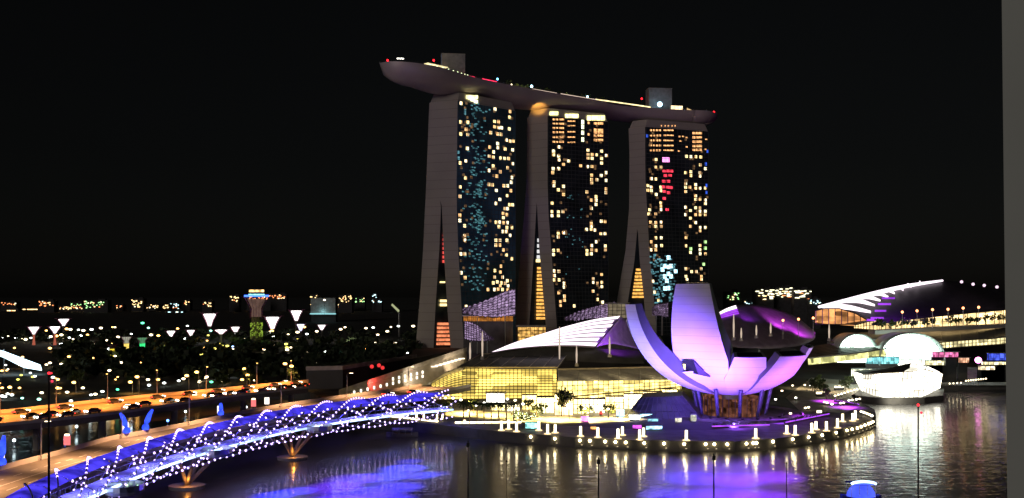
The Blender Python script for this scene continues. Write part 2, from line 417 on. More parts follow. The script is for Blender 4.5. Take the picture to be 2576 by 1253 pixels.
ec = [(.12, .75, 0), (.21, .2, 1), (.27, .78, 0), (.285, .62, 0), (.40, .75, 0), (.44, .2, 1), (.545, .22, 1), (.57, .66, 0), (.60, .8, 0), (.66, .64, 0), (.675, .8, 0), (.71, .7, 0), (.765, .2, 1), (.80, .78, 0),
      (.845, .72, 0), (.85, .22, 1), (.88, .6, 0), (.905, .8, 0), (.93, .66, 0), (.955, .8, 0), (.975, .64, 0)]
ki = [0, 0]
ec += [(.06, .7, 0), (.09, .22, 1), (.155, .6, 0), (.235, .62, 0), (.315, .22, 1), (.33, .8, 0), (.345, .66, 0), (.50, .78, 0), (.52, .64, 0), (.62, .2, 1), (.69, .22, 1), (.735, .78, 0), (.75, .64, 0), (.82, .62, 0), (.865, .8, 0), (.94, .2, 1)]
ec.sort()
for s, ln, away in ec:
    lab = ('car with bright headlights, %s from the left on the near expressway lanes' if not away else 'car with red tail lights, %s from the left on the far expressway lanes') % ORD[ki[away]]
    ki[away] += 1
    put_car(ef, en, s, ln, ZE + .005, bool(away), lab, 'cars on the expressway')
for s, ln, fw, lab in ((.165, .78, 0, 'car with headlights on, nearest on the curved road bridge'), (.345, .72, 1, 'car with red tail lights beside the helix footbridge, midway along the bridge'),
                       (.83, .5, 1, 'car with red tail lights at the far end of the road bridge'), (.87, .65, 1, 'last car with red tail lights before the arched mall')):
    put_car(bf, bn_, s, ln, ZB + .005, bool(fw), lab, 'cars on the road bridge')

# blue glowing posts and lit banner boxes on the far parapet
BLUEG = glow('blue_post_glow', (0.03, 0.07, 1.0), 1.6, var=.5, scale=.8)
def on_far(px):
    best = min(bf, key=lambda p: abs(CX + p.x / p.y * F - px)); return best
for i, (px, lean, h, lab) in enumerate(((4, .5, 6.2, 'tall blue glowing post on the bridge parapet at the frame edge'), (311, -1.6, 5.2, 'blue glowing post leaning left beside a white banner box'),
                                        (357, 1.9, 5.4, 'blue glowing post bending right with a round foot'), (557, 0, 3.6, 'short upright blue glowing post nearest the gardens'))):
    b = on_far(px); z = ZB + 1.1
    t = thing('light_post', lab, 'light post', (b.x, b.y, z), 'blue light posts on the road bridge')
    a = MB(); a.smooth = True; a.lathe((b.x, b.y, z), [(.01, 0), (.85, .1), (.95, .7), (.7, 1.3), (.3, 1.6), (.01, 1.65)], 12); a.build('base', BLUEG, t)
    a = MB(); a.smooth = True; a.tube([(b.x, b.y, z + 1.5), (b.x + lean * .25, b.y, z + h * .45), (b.x + lean * .6, b.y, z + h * .78), (b.x + lean, b.y, z + h)], [.35, .7, .55, .3], 10); a.build('stem', BLUEG, t)
for i, (px, red, lab) in enumerate(((21, 0, 'white lit banner box on the bridge parapet, furthest left'), (175, 1, 'red and white lit banner box with a blue lamp'), (319, 0, 'white lit banner box beside the leaning blue post'),
                                    (541, 0, 'white lit banner box beside the short blue post'), (638, 1, 'red and white lit banner box near the dark podium'), (672, 0, 'dim white banner box furthest right on the parapet'))):
    b = on_far(px); z = ZB + 1.1
    t = thing('banner_box', lab, 'light box', (b.x - .4, b.y + .4, z), 'lit banner boxes on the road bridge')
    a = MB(); a.box((b.x - .4, b.y + .4, z + .2), (.5, .5, .4)); a.build('base', BLACK, t)
    a = MB(); a.box((b.x - .4, b.y + .4, z + 1.6), (1.5, .3, 2.2)); a.build('panel', glow('banner_white', (1, .85, .75), 1.6 if i < 5 else .5) if not red else glow('banner_red', (1, .2, .2), 1.0), t)
    a = MB(); a.box((b.x - .4, b.y + .4, z + 2.9), (1.0, .3, .4)); a.build('cap', BLACK if not red else WARM, t)
lp = [(130, 712, 1), (706, 578, 0), (1213, 470, 0), (957, 575, 0), (1548, 520, 2), (600, 706, 2), (2272, 388, 0), (1712, 432, 0)]
for i, (zx, zy, c) in enumerate(lp):
    p = G(zx * .2725, 911.6 + zy * .2725 + 22, 0)
    t = thing('channel_buoy', 'lit %s navigation buoy floating in the dark channel, %s from the left' % ('blue' if c == 2 else 'white', ORD[sorted(q[0] for q in lp).index(zx)]), 'buoy', (p.x, p.y, 0), 'lit buoys in the channel')
    a = MB(); a.lathe((p.x, p.y, 0), [(.9, -.3), (1.0, .2), (.5, .6), (.18, .8), (.14, 2.0)], 10); a.build('float', STEEL, t)
    a = MB(); a.ball((p.x, p.y, 2.35), .45); a.build('beacon', COOL if c != 2 else glow('blue_beacon', (.1, .25, 1), 6), t)

# ------------------------------------------------------------------ helix footbridge
AX = [Vector(p) for p in ((-74, 128, 10.3), (-77.5, 148, 10.3), (-78, 166, 10.3), (-76, 191, 10.3), (-71, 213, 10.3), (-62.5, 237, 10.3), (-50, 258, 10.3), (-34, 275, 10.3), (-20, 286, 10.3))]
NA = 260
ax = spline(AX, NA)
arc = [0]
for a, b in zip(ax, ax[1:]): arc.append(arc[-1] + (b - a).length)
LT = arc[-1]
def frame(i):
    d = (ax[min(i + 1, NA - 1)] - ax[max(i - 1, 0)]).normalized(); s = Vector((d.y, -d.x, 0)).normalized()   # s points to the water side (right)
    return d, s
hb = thing('helix_footbridge', 'curved steel helix footbridge dotted with violet lights over the water', 'footbridge', (ax[80].x, ax[80].y, 0))
HR = 4.5
TUBE = mat('helix_steel', (0.42, 0.40, 0.55), 0.45, 0.3, var=.1)
def strand(r, pitch, ph, sgn):
    return [ax[i] + frame(i)[1] * (r * math.cos(sgn * 2 * math.pi * arc[i] / pitch + ph)) + Vector((0, 0, r * math.sin(sgn * 2 * math.pi * arc[i] / pitch + ph))) for i in range(NA)]
PITCH = 58.0
lights = []
for k in range(5):
    st = strand(HR, PITCH, 2 * math.pi * k / 5, 1)
    a = MB(); a.smooth = True; a.tube(st, .14, 5); a.build('outer_helix_tube', TUBE, hb)
    last = -9
    for i in range(NA):
        if arc[i] - last > 1.15:
            last = arc[i]; lights.append(st[i])
for k in range(4):
    st = strand(HR - .8, 40.0, 2 * math.pi * k / 4 + .3, -1)
    a = MB(); a.smooth = True; a.tube(st, .1, 5); a.build('inner_helix_tube', TUBE, hb)
    last = -9
    for i in range(NA):
        if arc[i] - last > 2.6 and st[i].z > 8.5: last = arc[i]; lights.append(st[i])
a = MB()
for i in range(0, NA - 2, 2):
    d, s = frame(i); d2, s2 = frame(i + 2)
    q = [ax[i] - s * 2.9, ax[i] + s * 2.9, ax[i + 2] + s2 * 2.9, ax[i + 2] - s2 * 2.9]
    a.hexa([p + Vector((0, 0, -1.75)) for p in q] + [p + Vector((0, 0, -1.4)) for p in q])
a.build('deck', mat('bridge_deck', (.5, .5, .52), .6, var=.15), hb)
for sg in (-1, 1):
    a = MB(); a.tube([ax[i] + frame(i)[1] * 2.95 * sg + Vector((0, 0, -.35)) for i in range(0, NA, 2)], .05, 4)
    for i in range(0, NA, 3): a.cyl(ax[i] + frame(i)[1] * 2.95 * sg + Vector((0, 0, -1.4)), ax[i] + frame(i)[1] * 2.95 * sg + Vector((0, 0, -.35)), .04, .04, 4)
    a.build('handrail', STEEL, hb)
a = MB(); a.tube([ax[i] + frame(i)[1] * 3.1 + Vector((0, 0, -1.45)) for i in range(0, NA, 2)], .3, 5)
a.build('deck_light_strip', glow('deck_strip', (.42, .58, 1.0), 2.6, var=.6, scale=.12), hb)
# canopy: curved panels in bays on the upper far side, lamplight painted in as glow
CAN = glow('canopy_painted_glow', (.08, .055, 1.0), .62, var=.85, scale=.22)
for b in range(0, NA - 14, 14):
    a = MB(); a.smooth = True
    def fn(u, v, b=b):
        i = b + u * 13; i0 = int(i); d, s = frame(min(i0, NA - 1)); c = ax[min(i0, NA - 1)]
        th = R(50 + 112 * v)
        return c + s * (HR - .45) * math.cos(th) + Vector((0, 0, (HR - .45) * math.sin(th)))
    a.shell(fn, 6, 6, (0, 0, -.06)); a.build('canopy_panel', CAN, hb)
# the led dots: the nearest hundred one by one, the rest as one
lights.sort(key=lambda p: p.y)
vis = [p for p in lights if p.y > 150]
VIO = glow('violet_led', (.60, .42, 1.0), 4.6)
a0 = MB(); a0.ball((0, 0, 0), .21, 6, 4)
me0 = None
for p in vis[:100]:
    if me0 is None:
        m_ = MB(); m_.ball(p, .21, 6, 4); o = m_.build('led_light', VIO, hb)
        me0 = bpy.data.meshes.new('led_light'); me0.from_pydata([tuple(v) for v in a0.v], [], a0.f); me0.materials.append(VIO); o.data = me0
    else:
        o = bpy.data.objects.new('led_light', me0); COL.objects.link(o); o.parent = hb
    o.location = p - hb.location
a = MB()
for p in vis[100:]: a.ball(p, .25, 6, 4)
tag(a.build('led_lights', VIO, hb), kind='stuff')
# people-sized pods and tripod piers
for i, (px, py) in enumerate(((313, 1233), (545, 1140), (803, 1080))):
    p = G(px, py, 8.4)
    a = MB(); a.lathe((p.x, p.y, 0), [(.1, 7.6), (3.4, 7.9), (3.6, 8.5), (.1, 8.5)], 18); pod = a.build('viewing_pod', CONC, hb)
    a = MB(); a.lathe((p.x, p.y, 0), [(3.5, 8.5), (3.5, 9.6), (3.4, 9.6), (3.4, 8.5)], 18); a.build('pod_rail', STEEL, pod)
    a = MB()
    for j in range(7):
        th = 2 * math.pi * j / 7; a.ball((p.x + 2.6 * math.cos(th), p.y + 2.6 * math.sin(th), 8.8), .2, 6, 4)
    a.build('pod_light', glow('pod_green', (.55, 1, .6), 2.2), pod)
for i, (px, py) in enumerate(((470, 1222), (735, 1150), (60, 1350))):
    p = G(px, py, .6)
    a = MB(); a.lathe((p.x, p.y, 0), [(.1, -1), (3.9, -1), (4.2, .8), (.1, .8)], 16, 1.0, .8); cap_ = a.build('pile_cap', CONC, hb)
    near = min(range(NA), key=lambda q: (ax[q] - p).length); c = ax[near]; d, s = frame(near)
    for k in (-1, 1):
        for j in (-1, 1):
            a = MB(); a.cyl(p + Vector((0, 0, .2)), c + d * 5.5 * k + s * 2.2 * j + Vector((0, 0, -1.8)), .5, .38, 8); a.build('strut', mat('strut_paint', (.3, .26, .22), .7), hb)
    lamp('pier_light', p + Vector((1.0, -2.5, 1.6)), (1, .36, .05), 170, size=.3)
# coloured light inside the tube
for i in range(40, NA, 18):
    lamp('helix_light', ax[i] + Vector((0, 0, 2.4)), (.10, .08, 1.0), 2600, 'DOWN', size=.6)
    d, s = frame(i)
    lamp('deck_light', ax[i] + s * 2.4 + Vector((0, 0, 2.6)), (.40, .52, 1.0), 900, 'DOWN', size=.4)
# ------------------------------------------------------------------ hotel towers
FACADE = mat('curtain_wall_glass', (0.030, 0.038, 0.045), 0.16, var=.5, scale=.08)
FACADE_T = mat('curtain_wall_teal_sheen', (0.07, 0.15, 0.20), 0.16, var=.6, scale=.06)  # teal base colour paints the sheen of screens reflected in the glass
ENDW = mat('tower_concrete', (0.42, 0.375, 0.34), 0.85, var=0.08, scale=0.03)
seams(ENDW, 7.0, .16, (.26, .23, .21))
WIN = [glow('room_amber', (1.0, .72, .30), 2.2), glow('room_pale', (1.0, .84, .50), 2.4), glow('room_orange', (1.0, .55, .22), 1.5), glow('room_dim', (1.0, .6, .28), .8)]
CUR = glow('room_curtain', (1.0, .5, .2), .8)
WC = {'r': glow('reflected_red', (1.0, .05, .09), 1.5), 'p': glow('room_pink', (1.0, .3, .75), 2.0), 'c': glow('reflected_cyan', (.45, .85, 1.0), 2.6), 'C': glow('reflected_cyan_dim', (.2, .55, .65), .5, var=.7, scale=.4),
      'g': glow('room_green', (.55, 1.0, .35), 1.4), 'b': glow('room_blue', (.05, .15, 1.0), .9), 'w': glow('room_white', (.95, 1.0, .6), 2.6), 'd': glow('room_faint', (1.0, .55, .25), .16, var=.6, scale=.4), 't': glow('reflected_teal', (.10, .30, .34), .62, var=.8, scale=.5), 'o': glow('room_ribbon', (1.0, .48, .18), 1.6)}  # red, cyan and teal glow paint screen reflections, not lit rooms
ZT = 198.0
class Tower:
    def __init__(s, Lpts, Rpts, sa, sl, sr, Yl, Yr, pxb, Yb, base):
        # Lpts/Rpts/sl/sr: (py, px) outlines of the end wall and of the slit between the two legs
        s.L, s.R, s.sa, s.sl, s.sr, s.Yl, s.Yr, s.Yb, s.base = Lpts, Rpts, sa, sl, sr, Yl, Yr, Yb, base
        s.xb = (pxb - CX) / F * Yb
    def py(s, z, Y): return HY - (z - HC) * F / Y
    def edge(s, pts, z, Y): return (interp(s.py(z, Y), pts) - CX) / F * Y
    def pf(s, z): return Vector((s.edge(s.R, z, s.Yr), s.Yr, z))
    def pb(s, z): return Vector((s.xb, s.Yb, z))
    def pl(s, z): return Vector((s.edge(s.L, z, s.Yl), s.Yl, z))
    def face(s, u, z): return s.pf(z).lerp(s.pb(z), u)
    def locate(s, px, py):
        k = (px - CX) / F; z = HC - (py - HY) / F * (s.Yr + s.Yb) / 2; u = .5
        for _ in range(4):
            f = s.pf(z); d = s.pb(z) - f
            u = (k * f.y - f.x) / (d.x - k * d.y); Y = f.y + u * d.y; z = HC - (py - HY) / F * Y
        return u, z
def build_tower(T, label, wins):
    zs = [T.base + (ZT - T.base) * i / 40 for i in range(41)]
    dep = T.pb(150) - T.pf(150)
    root = thing('hotel_tower', label, 'hotel tower', T.pf(T.base), 'three hotel towers')
    Ym = (T.Yl + T.Yr) / 2
    def slit(z):
        p = T.py(z, Ym)
        if p <= T.sa[1]: return None
        return Vector(((interp(p, T.sl) - CX) / F * Ym, Ym, z)), Vector(((interp(p, T.sr) - CX) / F * Ym, Ym, z))
    for which, nm in ((0, 'rear_leg'), (1, 'front_leg')):
        a = MB(); a.smooth = False
        rows = []
        for z in zs:
            q = slit(z)
            mid = T.pl(z).lerp(T.pf(z), .47) if q is None else None
            if which == 0: l, r = T.pl(z), (q[0] if q else mid)
            else: l, r = (q[1] if q else mid), T.pf(z)
            if which == 0: rows.append((l, r, r + dep * .96, l + dep * .96))
            else:
                b = T.pb(z); rows.append((l, r, b, b + (l - r)))
        for lo, hi in zip(rows, rows[1:]):
            a.add(list(lo) + list(hi), [(0, 1, 5, 4), (1, 2, 6, 5), (2, 3, 7, 6), (3, 0, 4, 7)])
            a.m[-3] = 1
            a.m[-1] = 1 if which == 1 else 0  # legs' inner faces take dark glass to paint the slit's shade
        a.add(rows[-1], [(0, 1, 2, 3)])
        a.build(nm, [ENDW, FACADE_T if T is TW[0] and which else FACADE], root)
    # floor edges on the glass (thin ledges), one lattice
    nrm = (T.pb(150) - T.pf(150)).cross(Vector((0, 0, 1))).normalized()
    a = MB(); z = T.base + 6
    while z < ZT - 6:
        p, q = T.face(.015, z), T.face(.995, z)
        a.hexa([p, q, q + nrm * .25, p + nrm * .25] + [v + Vector((0, 0, .35)) for v in (p, q, q + nrm * .25, p + nrm * .25)]); z += 3.5
    for k in range(0, 17):
        u = .015 + .98 * k / 16
        for i in range(0, 40, 2):
            p, q = T.face(u, zs[i]), T.face(u, zs[i + 2]); d = T.face(u + .003, zs[i]) - p
            a.hexa([p, p + d, p + d + nrm * .22, p + nrm * .22, q, q + d, q + d + nrm * .22, q + nrm * .22])
    a.build('facade_lattice', mat('facade_lattice', (.09, .09, .095), .5), root)
    # lit rooms, plus panes glowing as painted screen reflections
    rr = random.Random(len(wins))
    du = lambda w: w / dep.length
    def pane(px, py, w, h, mats, frame=True):
        u, z = T.locate(px, py)
        if not (0.0 < u < 1.0): u = min(max(u, .02), .98)
        m = MB(); u0, u1 = u - du(w) / 2, u + du(w) / 2; um = u0 + (u1 - u0) * rr.choice((.2, .3, .72, .8))
        z0, z1 = z - h / 2, z + h / 2; o = nrm * .16
        m.mi = 0; m.face([T.face(u0, z0) + o, T.face(um - .003, z0) + o, T.face(um - .003, z1) + o, T.face(u0, z1) + o])
        m.mi = 1; m.face([T.face(um + .003, z0) + o, T.face(u1, z0) + o, T.face(u1, z1) + o, T.face(um + .003, z1) + o])
        return m
    big = [w for w in wins if w[2] in 'n']; small = [w for w in wins if w[2] not in 'n']
    n = 0; rest = MB(); rest_m = WIN
    for px, py, c, w, h in big + small:
        if c == 'n':
            k = rr.random(); ms = [WIN[0 if k < .4 else 1 if k < .75 else 2], WIN[rr.choice((0, 1, 2, 3))]]
            if rr.random() < .5: ms.reverse()
        else: ms = [WC[c], WC[c]]
        m = pane(px, py, w, h, ms)
        if n < 100: m.build('lit_window', ms, root)
        else:
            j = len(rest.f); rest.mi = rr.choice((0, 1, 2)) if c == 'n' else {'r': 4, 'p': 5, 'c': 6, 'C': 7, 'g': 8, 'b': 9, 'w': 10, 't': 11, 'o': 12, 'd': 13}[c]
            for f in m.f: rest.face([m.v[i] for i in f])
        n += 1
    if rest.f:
        tag(rest.build('lit_and_reflecting_panes', WIN + [WC[k] for k in 'rpcCgbwtod'], root), kind='stuff')
    return root, slit, nrm

def zl(lst, ox, oy, sc, w=2.7, h=2.6, c='n', k=.6287):
    return [((ox + x * sc) * k, (oy + y * sc) * k, c, w, h) for x, y in lst]
t1 = '''278 38 276 124 308 125 276 178 308 180 300 157 306 244 274 310 300 300 298 378 274 418 272 462 272 548 272 572 294 596 294 640 294 660 276 724 294 724 278 810 296 832 300 962
432 65 500 76 498 102 430 120 448 122 430 146 448 150 462 150 497 155 412 172 444 178 460 180 484 205 500 210 515 210 444 222 446 240 408 238 478 246 512 250 426 260 406 280 424 284 458 288 476 290 494 290 424 324 490 332 512 314 404 344 456 350 440 370 508 376 404 408 420 410 472 414 490 414 506 398 438 434 504 436 488 458 454 475 436 494 498 500 512 500 478 518 490 518 468 540 486 545 470 560 436 580 452 580 470 582 488 582 450 600 486 604 508 604 468 622 484 622 500 640 436 662 454 662 486 662 436 684 454 684 470 706 484 728 508 746 460 780 432 800 456 806 430 830 466 830 488 846 424 856 442 852 460 856 478 858 456 870 492 870 400 886 430 886 446 884 466 886 490 888'''
def prs(s):
    v = [float(x) for x in s.split()]; return list(zip(v[::2], v[1::2]))
rt = random.Random(5)
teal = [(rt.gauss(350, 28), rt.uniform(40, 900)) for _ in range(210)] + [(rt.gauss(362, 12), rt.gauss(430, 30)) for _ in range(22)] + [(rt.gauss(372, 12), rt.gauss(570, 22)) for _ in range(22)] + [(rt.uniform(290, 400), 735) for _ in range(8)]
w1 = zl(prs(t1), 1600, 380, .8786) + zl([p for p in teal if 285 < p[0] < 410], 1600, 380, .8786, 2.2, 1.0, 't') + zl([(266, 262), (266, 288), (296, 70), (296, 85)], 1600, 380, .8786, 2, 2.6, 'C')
w1 += zl([(330, 22), (345, 30), (318, 14)], 1600, 380, .8786, 4, 2.6, 'w')
t2 = '''50 245 20 270 20 290 50 300 52 322 78 348 18 372 50 372 15 395 108 328 178 356 220 265 220 290 245 290 270 292 300 270 300 312 328 296 220 312 245 312 300 340 218 360 245 360 22 450 22 470 78 475 48 495 78 522 12 572 12 622 48 622 76 622 12 645 48 645 242 410 242 435 242 455 298 412 325 395 325 440 272 436 215 508 325 490 325 512 240 555 268 535 268 555 268 580 240 603 298 678 320 680 240 690 240 710 212 726 240 724 262 730 295 750 320 750 270 798 242 820 322 822 322 845 215 850 242 845 268 848 215 870 240 868 48 750 78 745 48 770 20 848 48 848 20 872 25 968 52 970 25 995 25 1020 52 1020 82 1040 82 1062 50 1095 84 1115 84 1138 60 1145 60 1168 300 990 250 1014 250 1036 276 1040 302 1035 302 1060 250 1086 276 1134 306 1150 306 1172 256 1205 140 1172'''
w2 = zl(prs(t2), 2200, 420, .6862)
w2 += zl([(x, y) for y in (85, 110, 135, 160, 188, 215) for x in (22, 40, 60, 74)], 2200, 420, .6862, 2.2, 1.5, 'o') + zl([(x, y) for y in (95, 122, 157, 188, 218) for x in (108, 124, 140)], 2200, 420, .6862, 2.4, 1.0, 'o')
w2 += zl([(190, 100), (190, 128), (190, 162), (190, 202)], 2200, 420, .6862, 2.6, 3.6, 'w') + zl([(x, y) for y in (108, 145, 160, 180, 205) for x in (264, 284, 300)], 2200, 420, .6862, 3, 2, 'o') + zl([(225, 105), (225, 172)], 2200, 420, .6862, 2, 2, 'o')
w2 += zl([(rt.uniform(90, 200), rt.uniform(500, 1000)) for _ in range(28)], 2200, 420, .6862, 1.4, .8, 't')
t3 = '''618 318 615 362 648 362 590 430 615 432 570 470 590 480 645 480 570 498 590 500 645 500 618 522 645 572 645 590 580 612 645 610 575 636 616 636 585 684 616 686 648 684 616 708 648 708 616 775 648 775 590 798 650 820 616 822 590 845 616 845 600 1028 600 1092 632 1140
795 300 820 302 850 302 878 304 876 350 905 372 820 390 790 395 820 412 874 395 874 415 790 458 790 480 815 480 848 465 848 485 874 485 905 485 790 505 848 530 848 550 874 550 905 555 905 575 790 597 818 615 848 600 874 600 874 620 905 620 848 640 874 640 905 640 790 640 818 660 848 686 818 708 874 715 905 715 874 735 792 775 792 822 818 860 874 820 874 845 905 868 875 868 792 955 825 972 852 972 880 955 792 1000 798 1018 882 1000 882 1018'''
w3 = zl(prs(t3), 2200, 420, .6862)
w3 += zl([(x, y) for y in (148, 178, 207, 237, 265) for x in (588, 606, 624, 640)], 2200, 420, .6862, 2.0, 1.6, 'o') + zl([(x, y) for y in (148, 178, 207, 237, 265) for x in (670, 690, 710)], 2200, 420, .6862, 3.2, 1.2, 'o')
w3 += zl([(x, y) for y in (165, 190, 215, 240, 262) for x in (838, 858, 876)], 2200, 420, .6862, 3, 2, 'o') + zl([(x, 122) for x in (650, 670, 690, 710, 730)], 2200, 420, .6862, 1.2, 1.2, 'o') + zl([(755, 185), (775, 185), (795, 190), (760, 210), (795, 245), (910, 200), (905, 260), (750, 270)], 2200, 420, .6862, 2.2, 1.2, 'o')
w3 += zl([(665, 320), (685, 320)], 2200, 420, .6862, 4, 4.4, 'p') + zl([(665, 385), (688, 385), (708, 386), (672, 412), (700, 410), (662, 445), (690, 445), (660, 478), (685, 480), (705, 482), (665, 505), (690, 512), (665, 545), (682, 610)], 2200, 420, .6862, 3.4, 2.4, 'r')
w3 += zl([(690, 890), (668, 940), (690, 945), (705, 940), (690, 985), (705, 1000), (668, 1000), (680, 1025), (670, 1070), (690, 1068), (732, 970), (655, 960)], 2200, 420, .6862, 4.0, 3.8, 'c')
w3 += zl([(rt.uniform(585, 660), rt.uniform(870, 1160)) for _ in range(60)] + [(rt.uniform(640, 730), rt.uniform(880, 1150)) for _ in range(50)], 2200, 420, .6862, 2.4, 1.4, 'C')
w3 += zl([(905, 800), (905, 835), (895, 930), (820, 840)], 2200, 420, .6862, 3, 3, 'g') + zl([(565, 180), (908, 345), (912, 470), (912, 510), (918, 270)], 2200, 420, .6862, 2, 3, 'b')

for ww, x0, x1, y0, y1 in ((w1, 1158, 1190, 260, 760), (w1, 1215, 1292, 280, 740), (w2, 1390, 1425, 300, 780), (w2, 1470, 1526, 310, 780), (w3, 1630, 1665, 330, 660), (w3, 1720, 1778, 340, 690)):
    for _ in range(34): ww.append((rt.uniform(x0, x1), y0 + 6.0 * rt.randint(0, int((y1 - y0) / 6)), 'd', 2.4, 2.0))
TW = []
TW.append(Tower([(255, 1080), (300, 1078), (460, 1072), (626, 1064), (720, 1058), (819, 1050), (900, 1043)], [(250, 1151), (460, 1148), (530, 1149), (626, 1152), (763, 1160), (901, 1168)], (1110, 505),
                [(505, 1109.5), (620, 1105), (791, 1094), (900, 1089)], [(505, 1110.5), (620, 1115), (791, 1126), (900, 1135)], 716, 708, 1297, 748, 3))
TW.append(Tower([(280, 1326), (460, 1324), (540, 1318), (626, 1310), (791, 1296), (860, 1288)], [(280, 1377), (460, 1377), (550, 1380), (637, 1387), (791, 1398), (860, 1404)], (1350, 520),
                [(520, 1349), (626, 1343), (802, 1332), (860, 1328)], [(520, 1350.5), (626, 1356), (802, 1371), (860, 1376)], 776, 768, 1530, 795, 3))
TW.append(Tower([(300, 1580), (393, 1583), (523, 1582), (631, 1573), (730, 1556), (860, 1536)], [(300, 1622), (450, 1623), (523, 1627), (631, 1633), (717, 1642), (860, 1652)], (1603, 583),
                [(583, 1602), (660, 1595), (739, 1582), (840, 1566)], [(583, 1604), (660, 1609), (739, 1618), (840, 1626)], 826, 818, 1782, 842, 3))
labs = ('nearest hotel tower, leftmost, with a teal sheen painted on its glass and splayed concrete legs', 'middle hotel tower between the other two, amber lit windows and splayed legs', 'farthest hotel tower with painted red and cyan window reflections behind the lotus building')
built = []
for T, lb, ws in zip(TW, labs, (w1, w2, w3)): built.append(build_tower(T, lb, ws))
# lit atrium floors seen between the legs
def atrium(k, spans, mats):
    T = TW[k]; root, slit, nrm = built[k]; back = (T.pb(150) - T.pf(150)) * .03
    for (y0, y1, step, mt, x0, x1) in spans:
        y = y0
        while y < y1:
            Ym = (T.Yl + T.Yr) / 2
            z = HC - (y - HY) / F * Ym; z2 = HC - (y + step * .62 - HY) / F * Ym
            s = slit(max(z, 4))
            if s and z2 > 3.2:
                l, r = s; p, q = l.lerp(r, x0) + back, l.lerp(r, x1) + back
                a = MB(); o = Vector((0, 1.5, 0)); lo = Vector((0, 0, z2 - l.z)); hi = Vector((0, 0, z - l.z))
                a.hexa([p + lo, q + lo, q + lo + o, p + lo + o, p + hi, q + hi, q + hi + o, p + hi + o]); a.build('atrium_floor', mt, root)
            y += step
ORB = glow('atrium_amber', (1.0, .48, .10), 1.1, var=.6, scale=.4); REDB = glow('atrium_red', (1.0, .10, .08), .9); YEL = glow('atrium_yellow', (1.0, .75, .3), 2.0); ORD_ = glow('atrium_orange', (1.0, .28, .12), .9, var=.5, scale=.5)
atrium(0, [(588, 660, 11, REDB, .35, .9), (708, 712, 6, YEL, .1, .7), (754, 766, 10, YEL, .2, .8), (812, 872, 10, ORD_, .05, .95)], None)
atrium(1, [(600, 650, 14, glow('atrium_mixed', (.8, .8, .8), .9), .2, .9), (652, 664, 12, YEL, .1, .8), (672, 805, 9, ORB, .3, .95)], None)
atrium(2, [(590, 598, 9, YEL, .2, .8), (676, 748, 8.5, ORB, .1, .95)], None)

# ------------------------------------------------------------------ sky park: a boat-shaped hull across the three tower tops
RIM = [(957, 180, 0), (962, 168, 0), (980, 157, 0), (1034, 157, 0), (1066, 164, 0), (1098, 171, 0), (1175, 191, 0), (1236, 204, 0), (1307, 218, 0), (1400, 235, 0), (1480, 248, 0), (1561, 263, 0), (1671, 274, 0), (1778, 279, 0), (1800, 285, 0)]
ZD = 217.0
near = []
for px, py, Y in RIM:
    if px < 1175: continue
    Yz = F * (ZD - HC) / (HY - py); near.append(Vector(((px - CX) / F * Yz, Yz, 0)))
near = spline(near, 30)
CL = [Vector((-100.5, 682, 0)), Vector((-70, 697, 0))]
for i in range(0, 30, 3):
    d = (near[min(i + 1, 29)] - near[max(i - 1, 0)]).normalized(); CL.append(near[i] + Vector((-d.y, d.x, 0)) * 18.5)
d = (near[29] - near[27]).normalized(); CL.append(near[29] + Vector((-d.y, d.x, 0)) * 18.5 + d * 17)
NH = 90
CL = spline(CL, NH)
tot = [0]
for q0, q1 in zip(CL, CL[1:]): tot.append(tot[-1] + (q1 - q0).length)
def half(s): return 18.5 * min(math.sqrt(max(0.0, 1 - (1 - min(s / .11, 1)) ** 2)), math.sqrt(max(0.0, 1 - (1 - min((1 - s) / .045, 1)) ** 2))) + .05
rim, NRM = [], []
for i in range(NH):
    s = tot[i] / tot[-1]; d = (CL[min(i + 1, NH - 1)] - CL[max(i - 1, 0)]).normalized(); n = Vector((-d.y, d.x, 0)); NRM.append(n)
    q = CL[i] - n * half(s); q.z = ZD + 4.0 * max(0, 1 - s / .24) ** 1.4; rim.append(q)
# the keel curve under the hull
KEEL = [(957, 181), (964, 186), (999, 205), (1043, 219), (1093, 234), (1150, 243), (1190, 240), (1215, 246), (1250, 262), (1285, 272), (1340, 276), (1410, 281), (1460, 290), (1521, 298), (1589, 307), (1621, 317), (1701, 320), (1765, 320), (1795, 316), (1802, 310)]
def keel_py(px): return interp(px, [(a, b) for a, b in KEEL])
sp = thing('sky_park', 'long boat-shaped roof terrace spanning the tops of the three towers', 'roof terrace', rim[40])
HULL = mat('hull_panels', (0.60, 0.50, 0.51), .45, .15, var=.08, scale=.05)
def hull_sec(i):
    s = tot[i] / tot[-1]; p = rim[i]; n = NRM[i]; w = half(s); c = CL[i]
    px = min(max(CX + c.x / c.y * F, 1043), 1792); zk = HC - (keel_py(px) - HY) / F * c.y
    return p, n, w, max((p.z - zk) * min(1.0, w / 18.5 + .02), .3)
NS = 16
secs = []
for i in range(NH):
    p, n, w, dp = hull_sec(i)
    ring = []
    for j in range(NS + 1):
        t = math.pi * j / NS
        ring.append(p + n * (w * (1 - math.cos(t))) + Vector((0, 0, -dp * math.sin(t) ** .85)))
    secs.append(ring)
a = MB(); a.smooth = True
a.add([v for r in secs for v in r], [(i * (NS + 1) + j, (i + 1) * (NS + 1) + j, (i + 1) * (NS + 1) + j + 1, i * (NS + 1) + j + 1) for i in range(NH - 1) for j in range(NS)])
a.smooth = False
a.add(secs[-1], [tuple(range(NS + 1))]); a.add(secs[0], [tuple(reversed(range(NS + 1)))])
a.build('hull', HULL, sp)
a = MB()
for i in range(NH - 1): a.face([secs[i][0] + Vector((0, 0, -.6)), secs[i + 1][0] + Vector((0, 0, -.6)), secs[i + 1][-1] + Vector((0, 0, -.6)), secs[i][-1] + Vector((0, 0, -.6))])
